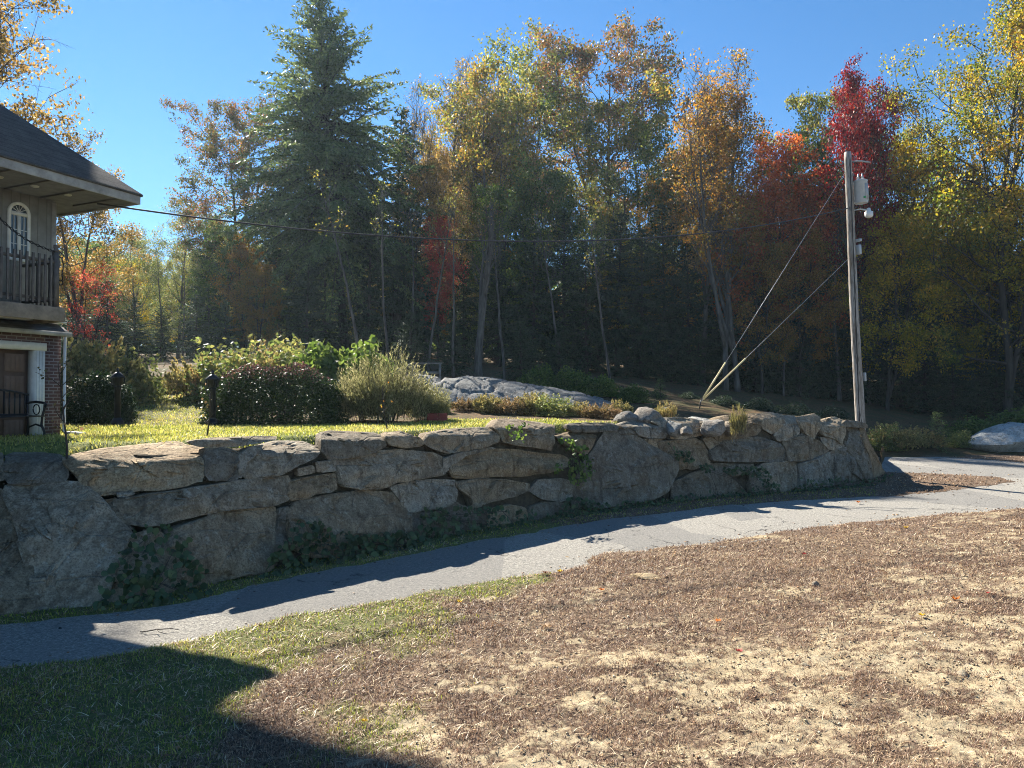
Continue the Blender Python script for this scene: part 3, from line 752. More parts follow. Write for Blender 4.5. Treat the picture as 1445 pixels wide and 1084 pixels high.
# balcony
Geo().box((.70, .0, 2.72), (L_ - 1, 1.22, 2.84)).obj('balcony_floor', M_DECKW, house)
g = Geo(); g.box((.66, 1.22, 2.55), (L_ - 1, 1.28, 2.86)); g.box((.62, .02, 2.55), (.68, 1.28, 2.86)); bevel(g.obj('balcony_fascia', M_DECKW, house), .008)
rl = Geo(); rl.box((.72, 1.12, 3.82), (L_ - 1, 1.19, 3.88)); rl.box((.72, 1.12, 3.0), (L_ - 1, 1.17, 3.06)); rl.box((.74, .05, 3.82), (.80, 1.12, 3.88)); rl.box((.74, .05, 3.0), (.79, 1.12, 3.06))
rail = rl.obj('railing', M_RAILW, house)
for k in range(26):
    x = .86 + k * .13
    bevel(Geo().box((x, 1.175, 2.92), (x + .045, 1.215, 3.98)).obj('baluster', M_RAILW, rail), .004)
for k in range(7):
    y = .18 + k * .14
    bevel(Geo().box((.70, y, 2.92), (.74, y + .045, 3.98)).obj('baluster', M_RAILW, rail), .004)
for x in (.70, 3.4):
    g = Geo(); g.box((x, 1.10, 2.84), (x + .10, 1.20, 4.08)); g.lathe([(.075, 0), (.075, .03), (.03, .05), (.055, .1), (.045, .15), (0, .17)], 10, (x + .05, 1.15, 4.08)); g.obj('post', M_RAILW, rail)
g = Geo()      # iron bracket on the corner post and the chain swag
for zz in (4.02, 3.42):
    th = np.linspace(0, 2 * math.pi, 15); g.tube(np.stack([.66 + .05 * np.cos(th), np.full(15, 1.19), zz + .055 * np.sin(th)], -1), .013, 5)
g.tube([(.64, 1.19, 3.96), (.60, 1.19, 3.8), (.63, 1.19, 3.62), (.62, 1.19, 3.48)], .014, 5)
g.obj('iron_bracket', M_IRON, house)
g = Geo(); A0, A1 = np.array((.74, 1.19, 4.07)), np.array((3.42, 1.19, 6.3))
pts = []
for k in range(41):
    s = k / 40; p = A0 + (A1 - A0) * s; p[2] -= .62 * math.sin(math.pi * s) * (1 - .3 * s); pts.append(p)
for k in range(40):
    p, q = pts[k], pts[k + 1]; m_ = (p + q) / 2; d = (q - p); ln = np.linalg.norm(d); d = d / ln
    side = np.array((0, 1, 0)) if k % 2 else np.cross(d, (0, 1, 0))
    th = np.linspace(0, 2 * math.pi, 9)
    g.tube(m_ + np.outer(np.cos(th), d) * ln * .66 + np.outer(np.sin(th), side) * .022, .0085, 4)
g.obj('chain', M_IRON, house)
# arched window with two casements
def arch(x0, x1, z0, zs, n=14):
    r = (x1 - x0) / 2; c = (x0 + x1) / 2
    return [(x0, z0), (x1, z0)] + [(c + r * math.cos(a), zs + r * 1.05 * math.sin(a)) for a in np.linspace(0, math.pi, n)]
def ring(g, out, inn, y0, y1):
    n = len(out)
    V = [(x, y0, z) for x, z in out] + [(x, y0, z) for x, z in inn] + [(x, y1, z) for x, z in out] + [(x, y1, z) for x, z in inn]
    j = np.arange(n); k = (j + 1) % n
    g.add(V, [np.stack([j + 2 * n, k + 2 * n, k + 3 * n, j + 3 * n], -1), np.stack([j, k, k + 2 * n, j + 2 * n], -1), np.stack([k + n, j + n, j + 3 * n, k + 3 * n], -1)])
def window(x0, x1, z0, zs):
    g = Geo(); ring(g, arch(x0, x1, z0, zs), arch(x0 + .06, x1 - .06, z0 + .06, zs), .0, .05)
    g.box((x0 + .06, .0, zs - .05), (x1 - .06, .048, zs + .03)); c = (x0 + x1) / 2
    g.box((c - .035, .0, z0 + .06), (c + .035, .046, zs - .05))
    wn = g.obj('window', M_WHITE, house)
    p = Geo(); poly = arch(x0 + .05, x1 - .05, z0 + .05, zs); p.add([(x, .012, z) for x, z in poly], [np.arange(len(poly))[None, :]]); p.obj('pane', M_GLASS, wn)
    mt = Geo()
    for xx in ((x0 + .06 + c - .035) / 2, (x1 - .06 + c + .035) / 2): mt.box((xx - .008, .012, z0 + .06), (xx + .008, .03, zs - .05))
    for k in (1, 2): mt.box((x0 + .06, .012, z0 + .06 + k * (zs - z0 - .11) / 3 - .008), (x1 - .06, .031, z0 + .06 + k * (zs - z0 - .11) / 3 + .008))
    r = (x1 - x0) / 2 - .06
    for a in (35, 65, 90, 115, 145): mt.tube([(c, .022, zs + .03), (c + r * math.cos(R(a)), .022, zs + r * 1.05 * math.sin(R(a)))], .008, 4)
    mt.obj('muntin', M_WHITE, wn)
window(.60, 1.09, 3.95, 5.02)
window(4.2, 4.9, 3.95, 5.02)
# roof: eave corner C in local coordinates
EX, EY, EZ = -.91, 1.64, 5.50
RX, RY = L_ + .9, -D_ - 1.6
g = Geo(); g.box((EX, RY, EZ + .02), (RX, EY, EZ + .05)); g.obj('soffit', M_SOFFIT, house)
g = Geo()
for k in range(16):
    x = EX + .45 + k * .8; g.box((x, -.0, EZ - .012), (x + .03, EY - .04, EZ + .018))
g.obj('soffit_batten', M_SOFFIT, house)
for k, (x, y) in enumerate(((.25, .8), (1.0, .8), (1.75, .8), (2.5, .8))):
    Geo().lathe([(.075, -.012), (.085, 0), (.085, .012)], 14, (x, y, EZ)).obj('soffit_vent', M_CONC, house)
g = Geo(); e = .035
g.box((EX - e, EY, EZ - .03), (RX, EY + e, EZ + .19)); g.box((EX - e, RY, EZ - .03), (EX, EY, EZ + .19)); g.box((EX, RY - e, EZ - .03), (RX, RY, EZ + .19)); bevel(g.obj('fascia', M_GREYTRIM, house), .006)
pit = .87; hx_ = (RX - EX) / 2; hy_ = (EY - RY) / 2; rr = min(hx_, hy_)
cx_, cy_ = (EX + RX) / 2, (EY + RY) / 2
o_ = .07; z0 = EZ + .16
base = [(EX - o_, RY - o_), (RX + o_, RY - o_), (RX + o_, EY + o_), (EX - o_, EY + o_)]
top = [(EX + rr, cy_ - (hy_ - rr)), (RX - rr, cy_ - (hy_ - rr)), (RX - rr, cy_ + (hy_ - rr)), (EX + rr, cy_ + (hy_ - rr))]
V = [(x, y, z0) for x, y in base] + [(x, y, z0 + .05) for x, y in base] + [(x, y, z0 + .05 + pit * rr) for x, y in top]
Geo().add(V, [np.array([[0, 3, 2, 1], [0, 1, 5, 4], [1, 2, 6, 5], [2, 3, 7, 6], [3, 0, 4, 7], [4, 5, 9, 8], [5, 6, 10, 9], [6, 7, 11, 10], [7, 4, 8, 11], [8, 9, 10, 11]])]).obj('roof', M_SHING, house)
dp = Geo(); dp.tube([(-.06, .30, 2.30), (-.06, .30, .1), (-.10, .42, .03)], .032, 8); dp.obj('downspout', M_WHITE, house)
# unseen block added farther left, placed to throw the second grass shadow
tw = thing('added_shadow_block', 'unseen hipped block added beyond the left edge to cast the grass shadow', 'shadow caster')
tz = 22.5; KQ = tz / math.tan(SUN_EL)
def shadow_caster(x, y): p = gnd(x, y); return np.array((p.x - math.sin(SUN_AZ) * KQ, p.y + math.cos(SUN_AZ) * KQ, tz))
a = shadow_caster(285, 990); b = shadow_caster(640, 1098); du = (b - a) / np.linalg.norm(b - a); dv = np.array((du[1], -du[0], 0))
q0 = a - du * 5.5; P4 = [b, q0, q0 + dv * 9, b + dv * 9]
mid = sum(P4) / 4
g = Geo(); g.prism([tuple(p) for p in P4], (0, 0, .3)); g.obj('eave', M_GREYTRIM, tw)  # eave, roof and wall here all belong to the added block
top_ = mid + np.array((0, 0, 3.0)); g = Geo(); g.add([tuple(p + np.array((0, 0, .302))) for p in P4] + [tuple(top_)], [np.array([[0, 1, 4], [1, 2, 4], [2, 3, 4], [3, 0, 4]])]); g.obj('roof', M_SHING, tw)
ins = [q0 + du * .2 + dv * 2.6, q0 + du * 1.8 + dv * 2.6, q0 + du * 1.8 + dv * 8.6, q0 + du * .2 + dv * 8.6]
ins = [np.array((p[0], p[1], 0.0)) for p in ins]
g = Geo(); g.prism([tuple(p) for p in ins], (0, 0, tz - .003)); g.obj('wall', M_SIDING, tw)

# ================================================================ bench before the garage door
def hw(x, y, z=0.0):
    v = HRot @ Vector((x, y, z)) * HK; return Vector(house.location) + v
bp = hw(1.62, .85); bp.z = hz(bp.x, bp.y)
bench = thing('garden_bench', 'dark cast-iron and wood garden bench standing before the garage door', 'bench', bp, house.rotation_euler[2])
g = Geo()
for k in range(5): g.box((-.62, -.22 + k * .095, .41), (.62, -.145 + k * .095, .435))
g.obj('seat', M_IRON, bench)
g = Geo()
for k in range(12):
    x = -.55 + k * .1; hh = .80 + .12 * math.cos(x * 2.2); g.box((x - .012, -.262, .44), (x + .012, -.245, hh))
th = np.linspace(-.62, .62, 17); g.tube(np.stack([th, np.full(17, -.255), .81 + .12 * np.cos(th * 2.2)], -1), .022, 6)
g.box((-.62, -.27, .43), (.62, -.24, .47)); g.obj('backrest', M_IRON, bench)
for s in (-1, 1):
    g = Geo(); x = s * .60
    g.tube([(x, -.26, 0), (x, -.22, .22), (x, -.25, .45), (x, -.26, .86)], .024, 6)
    g.tube([(x, .24, 0), (x, .27, .1), (x, .18, .25), (x, .2, .42), (x, .26, .55), (x, .27, .66)], .024, 6)
    g.tube([(x, -.25, .68), (x, .0, .70), (x, .25, .68), (x, .31, .64), (x, .28, .60)], .026, 6)
    g.tube([(x, -.2, .2), (x, 0, .26), (x, .2, .22)], .018, 6)
    th = np.linspace(0, 2 * math.pi, 13); g.tube(np.stack([np.full(13, x), .02 + .1 * np.cos(th), .55 + .1 * np.sin(th)], -1), .012, 5)
    g.obj('armrest', M_IRON, bench)
# splash block
p = hw(-.2, .5); p.z = hz(p.x, p.y)
sb = tag(bevel(Geo().hexa([(-.18, -.12, 0), (.18, -.12, 0), (.18, .12, 0), (-.18, .12, 0), (-.16, -.10, .07), (.16, -.10, .05), (.16, .10, .05), (-.16, .10, .07)]).obj('splash_block', M_CONC), .012), 'small pale concrete splash block under the white downspout', 'splash block'); sb.location = p

# ================================================================ lamp posts at the garden gate
def lamp(px, Y, h, label):
    p = at(px, 560, Y); z = hz(p.x, Y)
    L = thing('lamp_post', label, 'lamp post', (p.x, Y, z), .3, 'black lamp posts at the garden path')
    Geo().lathe([(.17, 0), (.17, .1), (.13, .14), (.10, .2)], 12).obj('base', M_IRON, L)
    Geo().lathe([(.085, .2), (.08, h * .62), (.10, h * .64), (.10, h * .67)], 12).obj('post', M_IRON, L)
    ln = Geo().lathe([(.09, h * .67), (.13, h * .69), (.15, h * .80), (.19, h * .81), (.19, h * .825), (.09, h * .89), (.05, h * .91)], 8).obj('lantern', M_IRON, L)
    for k in range(4):
        a = k * math.pi / 2 + .4; Geo().tube([(.155 * math.cos(a), .155 * math.sin(a), h * .69), (.175 * math.cos(a), .175 * math.sin(a), h * .81)], .012, 4).obj('lantern_bar', M_IRON, ln)
    Geo().lathe([(.05, h * .91), (.03, h * .93), (.045, h * .95), (.02, h * .975), (0, h)], 8).obj('finial', M_IRON, L)
    return L
lamp(166, 20.6, 1.62, 'black lamp post in front of the dark hedge nearer the house')
lamp(300, 20.2, 1.55, 'black lamp post at the left end of the large purple-tipped hedge')

# ================================================================ rock ledge, loose rocks
M_LEDGE = rock_mat('ledge_granite', (.11, .102, .09), (.22, .207, .183), (.33, .312, .28), lichen=(.24, .25, .22), stain=(.10, .085, .07), sc=1.1)
M_ROCK2 = rock_mat('field_rock', (.14, .13, .12), (.27, .255, .235), (.40, .38, .35), sc=1.4)
M_PALER = rock_mat('pale_rock', (.22, .205, .175), (.38, .355, .305), (.54, .505, .44), stain=(.24, .2, .15), sc=.9)
def rock(name, label, cat, px, Y, sx, sy, sz, seed, mat, group=None, sink=.25, rotz=0, z=None, flatt=.0, segs=(26, 16)):
    """an angular field stone standing partly in the ground"""
    p = at(px, 560, Y); zz = hz(p.x, Y) if z is None else z
    n, m = segs; V = []
    rg = random.Random(seed)
    pl = []
    for k in range(16):
        v = Vector((rg.uniform(-1, 1), rg.uniform(-1, 1), rg.uniform(-.3, 1))).normalized(); pl.append((v, rg.uniform(.50, .82)))
    for i in range(m + 1):
        ph = math.pi * i / m
        for j in range(n):
            th = 2 * math.pi * j / n
            d = Vector((math.sin(ph) * math.cos(th), math.sin(ph) * math.sin(th), math.cos(ph)))
            r = 1.0
            for v, o in pl:
                dd = d.dot(v)
                if dd > .05: r = min(r, o / dd)
            q = Vector((d.x * r * sx, d.y * r * sy, d.z * r * sz))
            s_ = min(sx, sy, sz)
            q += d * (mnoise.fractal(q * (1.4 / max(.2, s_) * .5) + Vector((seed, 0, 0)), 1, 2.1, 4) * .10 * s_)
            V.append((q.x, q.y, q.z + sz * (1 - 2 * sink)))
    V = np.array(V); F4 = []
    i = np.arange(m)[:, None] * n; j = np.arange(n)[None, :]; j2 = (j + 1) % n
    Q = np.stack([i + j, i + n + j, i + n + j2, i + j2], -1).reshape(-1, 4)
    o = link(name, npmesh(name, V, Q, True), mat); o.location = (p.x, Y, zz); o.rotation_euler = (0, 0, rotz)
    md = o.modifiers.new('smooth', 'EDGE_SPLIT'); md.split_angle = R(35)
    return tag(o, label, cat, group)
# long cracked ledge: strip following its skyline, with real depth
def ledge():
    sky_ = [(556, 545), (575, 530), (600, 531), (640, 533), (668, 530), (690, 531), (730, 537), (770, 544), (810, 551), (850, 560), (880, 570)]
    bot = [(556, 572), (880, 578)]
    nx, ny = 260, 64; V = []
    Y0 = 28.0; pos = at(700, 575, Y0)
    for i in range(nx):
        c = 556 + (880 - 556) * i / (nx - 1)
        yt = np.interp(c, [q[0] for q in sky_], [q[1] for q in sky_])
        for j in range(ny):
            s = j / (ny - 1)
            Y = Y0 + 5.5 * s + .9 * math.sin(c * .02)
            a = (c - 722.5) / F
            Yt = Y0 + 4.2 + .9 * math.sin(c * .02)
            zt = EYE + (560 - yt) / F * Yt
            zb = hz(a * Y, Y) - .35
            k = math.sin(min(1, s / .78) * math.pi / 2) ** 1.1 if s < .78 else 1 - ((s - .78) / .22) ** 1.6
            z = zb + (zt - zb) * k
            x = a * Y
            P = Vector((x, Y, z))
            # joints: slanting cracks and blocky steps
            b1 = mnoise.voronoi(Vector((x * .55 + Y * .35, Y * .4 - x * .12, z * .6)) + Vector((3, 7, 1)))[0]
            crk = min(1, (b1[1] - b1[0]) / .10)
            b2 = mnoise.voronoi(Vector((x * 1.1 - Y * .5, Y * .9 + x * .3, 5)))[0]; crk = crk - .6 * (1 - min(1, (b2[1] - b2[0]) / .08))
            z += (crk - 1) * .17 * k + mnoise.fractal(P * .45, 1, 2.1, 4) * .10 * k
            st = mnoise.cell(Vector((x * .55 + z * .5, Y * .45, 3))) * .07 * k
            V.append((x - pos.x, Y - pos.y, z + st - pos.z))
    o = link('rock_ledge', npmesh('rock_ledge', np.array(V), grid_faces(nx, ny)[:, ::-1], True), M_LEDGE); o.location = pos
    md = o.modifiers.new('smooth', 'EDGE_SPLIT'); md.split_angle = R(40)
    return tag(o, 'long low hump of cracked grey bedrock before the dark woods', 'rock ledge')
ledge()
g2 = 'rocks piled behind the wall'
rock('rock', 'dark blocky rock in the pile behind the wall, largest of the pile', 'rock', 915, 22.2, .62, .5, .36, 3, M_ROCK2, g2, .2, .3)
rock('rock', 'flat-topped pale rock in the pile beside the guy-wire anchor', 'rock', 990, 23.2, .85, .6, .24, 5, M_PALER, g2, .2, .1)
rock('rock', 'small round pale rock perched at the back of the pile', 'rock', 937, 24.5, .34, .3, .24, 8, M_PALER, g2, .0, .7)
rock('rock', 'small tilted rock between the large dark rock and the yellow weeds', 'rock', 952, 21.8, .42, .3, .28, 9, M_PALER, g2, .2, 1.2)
rock('rock', 'blocky grey rock below the guy-wire anchor, facing the drive', 'rock', 1003, 22.4, .50, .4, .32, 12, M_ROCK2, g2, .2, .4)
rock('rock', 'grey rock just right of the rock below the anchor', 'rock', 1031, 23.0, .50, .4, .30, 14, M_ROCK2, g2, .2, 2.0)
rock('rock', 'low loose rock at the left foot of the pile', 'rock', 884, 21.9, .45, .3, .24, 17, M_ROCK2, g2, .2, .2)
rock('rock', 'small low rock in front of the pile above the cap stones', 'rock', 968, 21.4, .34, .25, .18, 19, M_ROCK2, g2, .2, .8)
rock('boulder', 'big pale boulder beyond the drive at the right edge', 'boulder', 1432, 39.5, 2.9, 2.0, 1.15, 21, M_PALER, None, .16, .2, z=0.0, segs=(48, 26))
# ================================================================ red block and pipe, railing in the wood
p = at(617, 597, 21.6); z = hz(p.x, p.y)
rb = tag(bevel(Geo().box((-.28, -.2, -.05), (.28, .2, .24)).obj('red_block', flat('red_painted_block', (.26, .05, .04), .8)), .02), 'dark red painted block on the grass before the wild shrubs', 'block'); rb.location = (p.x, p.y, z)
wp = thing('well_pipe', 'short grey capped pipe standing behind the dark red block', 'pipe', (p.x + .02, p.y + .3, z))
M_GALV = flat('galvanised', (.42, .43, .44), .5, .5, .15)
Geo().lathe([(.09, -.05), (.09, .40)], 12).obj('pipe', M_GALV, wp); Geo().lathe([(.115, .40), (.115, .47), (.10, .49), (0, .50)], 12).obj('cap', M_GALV, wp)
rp = at(585, 545, 33.5); z = hz(rp.x, rp.y)
fr = thing('wooden_railing', 'grey wooden footbridge railing among the trees behind the ledge', 'railing', (rp.x, rp.y, z))
M_OLDW = flat('silver_wood', (.15, .145, .135), .85, var=.3, sc=5)
zt = (560 - 514) / F * 33.5 + EYE - z
for x in (-.9, -.1, 1.15): Geo().box((x - .05, -.05, -.3), (x + .05, .05, zt)).obj('post', M_OLDW, fr)
Geo().box((-.15, -.06, zt), (1.25, .06, zt + .07)).obj('handrail', M_OLDW, fr)
Geo().tube([(-1.15, 0, zt - .62), (-.12, 0, zt + .03)], .06, 4).obj('handrail', M_OLDW, fr)
Geo().tube([(-1.3, .9, zt - .3), (.1, .9, zt - .02)], .055, 4).obj('handrail', M_OLDW, fr)
Geo().box((-.15, -.03, zt - .45), (1.2, .03, zt - .33)).obj('rail_board', M_OLDW, fr)

# ================================================================ utility pole
t = NT('pole_wood'); co = t.coord('Object'); m_ = t.mapping(co, (1, 1, .05)); n = t.noise(m_, 14, 5, .7); n2 = t.noise(m_, 50, 3, .6); n3 = t.noise(co, .35, 2)
c = t.ramp(n, [(.3, (.20, .17, .14)), (.5, (.40, .37, .33)), (.7, (.56, .54, .50))])
c = t.mix(t.ramp(n2, [(.50, 0), (.60, .9)]), c, (.075, .06, .048)); c = t.mix(t.ramp(t.noise(t.mapping(co, (1, 1, .12)), 5, 4, .6), [(.5, 0), (.62, .6)]), c, (.22, .16, .11))
M_POLE = t.done(t.pbr(c, .9, t.bump(t.math('ADD', n, n2), .8, .02), spec=.15))
PY = 27.6
pb = at(1217, 600, PY); pt = at(1195.5, 215, PY - .3)
pz = -.2
base = Vector((pb.x, PY, pz)); axis = (pt - base)
ax = axis.normalized()
pole = thing('utility_pole', 'tall weathered utility pole leaning slightly left behind the wall end', 'utility pole', base)
pole.rotation_euler = axis.to_track_quat('Z', 'Y').to_euler()
PL = axis.length
nz_ = 40; zs_ = np.linspace(0, PL, nz_)
Geo().tube(np.stack([np.sin(zs_ * .7) * .012, np.cos(zs_ * .5) * .012, zs_], -1), .185 - .06 * zs_ / PL, 18).obj('shaft', M_POLE, pole, True)
def zat(y): return float(np.interp(y, [215, 600], [PL, (at(1217, 600, PY).z - pz)]))
TQ = pole.rotation_euler.to_matrix().inverted()
cx = TQ @ Vector((1, -.25, 0))           # towards the right of the picture, a little to the camera
def pol(d, z, e=0.0): return np.array((cx.x * d - cx.y * e, cx.y * d + cx.x * e, z))
M_TRANS = flat('transformer_grey', (.45, .47, .48), .45, .2, .1)
z0, z1 = zat(289), zat(258)
tc = pol(.39, 0)
tr = Geo().lathe([(.20, z0), (.235, z0 + .02), (.235, z1 - .03), (.25, z1), (.25, z1 + .03), (.16, z1 + .07), (0, z1 + .08)], 20, (tc[0], tc[1], 0)).obj('transformer', M_TRANS, pole, False)
bevel(tr, .004)
for k in range(2):
    q = pol(.33 + k * .12, 0, .06 - .1 * k)
    Geo().lathe([(.05, z1 + .06), (.03, z1 + .10), (.05, z1 + .12), (.03, z1 + .15), (.05, z1 + .17), (.03, z1 + .21), (.015, z1 + .30), (0, z1 + .31)], 10, (q[0], q[1], 0)).obj('bushing', M_TRANS, tr)
g = Geo()
for k in range(4):
    a = -1.0 + k * .35; d = np.array((math.cos(a + math.atan2(cx.y, cx.x)), math.sin(a + math.atan2(cx.y, cx.x))))
    g.box((tc[0] + d[0] * .235 - .015, tc[1] + d[1] * .235 - .015, z0 + .1), (tc[0] + d[0] * .235 + .015, tc[1] + d[1] * .235 + .015, z1 - .12))
g.obj('cooling_fin', M_TRANS, tr)
g = Geo(); q = pol(.46, 0, -.225); g.box((q[0] - .03, q[1] - .03, z0 + .16), (q[0] + .03, q[1] + .03, z0 + .22)); g.obj('green_tag', flat('green_tag', (.02, .35, .12), .5), tr)
for zz in (z1 - .08, z0 + .12): Geo().tube([pol(.10, zz), pol(.2, zz)], .035, 6).obj('bracket', M_GALV, pole)
# cut-out arm at the top, lightning wires
g = Geo(); za = PL - .35
g.tube([pol(.05, za), pol(.45, za - .03), pol(.75, za - .12)], .028, 6); g.obj('top_arm', M_GALV, pole)
g = Geo(); g.tube([pol(.42, za - .02), pol(.40, za - .35), pol(.36, z1 + .30)], .009, 4); g.tube([pol(.7, za - .1), pol(.55, za - .5), pol(.45, z1 + .28)], .009, 4); g.obj('jumper_wire', M_IRON, pole)
# white luminaire on an arm
zl = zat(303)
g = Geo(); g.tube([pol(.12, zl + .15), pol(.35, zl + .17), pol(.58, zl + .12)], .025, 6); arm = g.obj('lamp_arm', M_GALV, pole)
q = pol(.62, 0); M_LUM = flat('lamp_white', (.75, .75, .73), .4, var=.08)
Geo().lathe([(.11, zl - .16), (.145, zl - .10), (.145, zl + .04), (.08, zl + .07), (.06, zl + .18), (0, zl + .20)], 16, (q[0], q[1], 0)).obj('lamp_head', M_LUM, arm)
for yy, hh, ww, dd in ((340, .10, .13, .2), (353, .36, .09, .2)):
    zz = zat(yy); q = pol(dd + .02, 0, -.02)
    bevel(Geo().box((q[0] - ww, q[1] - .06, zz - hh / 2), (q[0] + ww, q[1] + .06, zz + hh / 2)).obj('meter_box', M_TRANS, pole), .02)
zz = zat(532); q = pol(.22, 0, -.05); bevel(Geo().box((q[0] - .05, q[1] - .03, zz - .16), (q[0] + .05, q[1] + .03, zz + .16)).obj('tag_plate', M_TRANS, pole), .01)
g = Geo(); g.tube([pol(.05 - .01 * k, PL * (1 - k / 12) - .3, -.17) for k in range(12)], .016, 5); g.obj('ground_wire', M_IRON, pole)
# ================================================================ guy wires and power line
def pole_pt(y):
    return base + ax * zat(y)
anc = at(988, 568, 23.4); anc.z = hz(anc.x, anc.y) + .35
anc = at(989, 567, 23.4)
for (y, gx, gy, lab) in ((237, 1024, 488, 'upper steel guy wire rising from the rocks to the pole top, its yellow guard longer'), (360, 1052, 500, 'lower steel guy wire running flatter from the rocks to mid pole, its yellow guard shorter')):
    e = pole_pt(y); t0 = (gx - 989) / (float(722.5 + F * e.x / e.y) - 989)
    wr = thing('guy_wire', lab, 'guy wire', anc, 0, 'guy wires of the utility pole')
    d = e - anc
    Geo().tube([(0, 0, 0), tuple(d)], .006, 5).obj('cable', M_GALV, wr)
    # depth changes along the wire: find the point that ends at the guard
    lo, hi = 0., 1.
    for _ in range(30):
        m_ = (lo + hi) / 2; q = anc + d * m_
        if 722.5 + F * q.x / q.y < gx: lo = m_
        else: hi = m_
    Geo().tube([tuple(d * .015), tuple(d * lo)], .028, 8).obj('guard', flat('yellow_guard', (.62, .52, .26), .5, var=.1), wr)
g = Geo(); g.tube([(0, 0, .05), (-.03, .05, -.22)], .02, 6); an = g.obj('anchor_rod', M_IRON); an.location = anc; tag(an, 'steel anchor rod holding both guy wires in the rocks', 'anchor')
e0 = pole_pt(293); e1 = hw(-.4, .9, 5.45)
V = []; n = 60
for k in range(n + 1):
    s = k / n; p = e0 + (e1 - e0) * s; p = p - Vector((0, 0, 4 * 1.02 * s * (1 - s))); V.append(tuple(p - e0))
pl_ = Geo().tube(V, .019, 6).obj('power_line', flat('cable_black', (.05, .05, .055), .6)); pl_.location = e0
tag(pl_, 'sagging black power cable strung from the utility pole to the house eave', 'power line')
# ================================================================ trees
def leaf_quads(C, L, W, rng, axis=None, axw=0.0, fold=True):
    """one small rhombic leaf per centre; axis biases the leaf direction"""
    n = len(C)
    a = rng.normal(size=(n, 3))
    a /= np.linalg.norm(a, axis=1)[:, None]
    if axis is not None:
        a = a * (1 - axw) + axis * axw; a /= np.linalg.norm(a, axis=1)[:, None] + 1e-9
    b = np.cross(a, rng.normal(size=(n, 3))); b /= np.linalg.norm(b, axis=1)[:, None] + 1e-9
    L = (np.broadcast_to(L, (n,)) * rng.uniform(.7, 1.3, n))[:, None]; W = (np.broadcast_to(W, (n,)) * rng.uniform(.75, 1.25, n))[:, None]
    V = np.stack([C - a * L * .5, C + b * W * .5 - a * L * .08, C + a * L * .5, C - b * W * .5 - a * L * .08], 1).reshape(-1, 3)
    return V, np.arange(n * 4).reshape(-1, 4)
def bend(rng, p, d, L, n, wander, up):
    """polyline that wanders and turns towards the light"""
    d = np.asarray(d, float); d = d / np.linalg.norm(d); P = [np.asarray(p, float)]
    for i in range(n):
        d = d + rng.normal(size=3) * wander + np.array((0, 0, up)); d /= np.linalg.norm(d)
        P.append(P[-1] + d * L / n)
    return np.array(P)
def around(d, ang, az):
    d = d / np.linalg.norm(d); r = np.array((0, 0, 1.)) if abs(d[2]) < .9 else np.array((1., 0, 0))
    a = np.cross(d, r); a /= np.linalg.norm(a); b = np.cross(d, a)
    return d * math.cos(ang) + (a * math.cos(az) + b * math.sin(az)) * math.sin(ang)

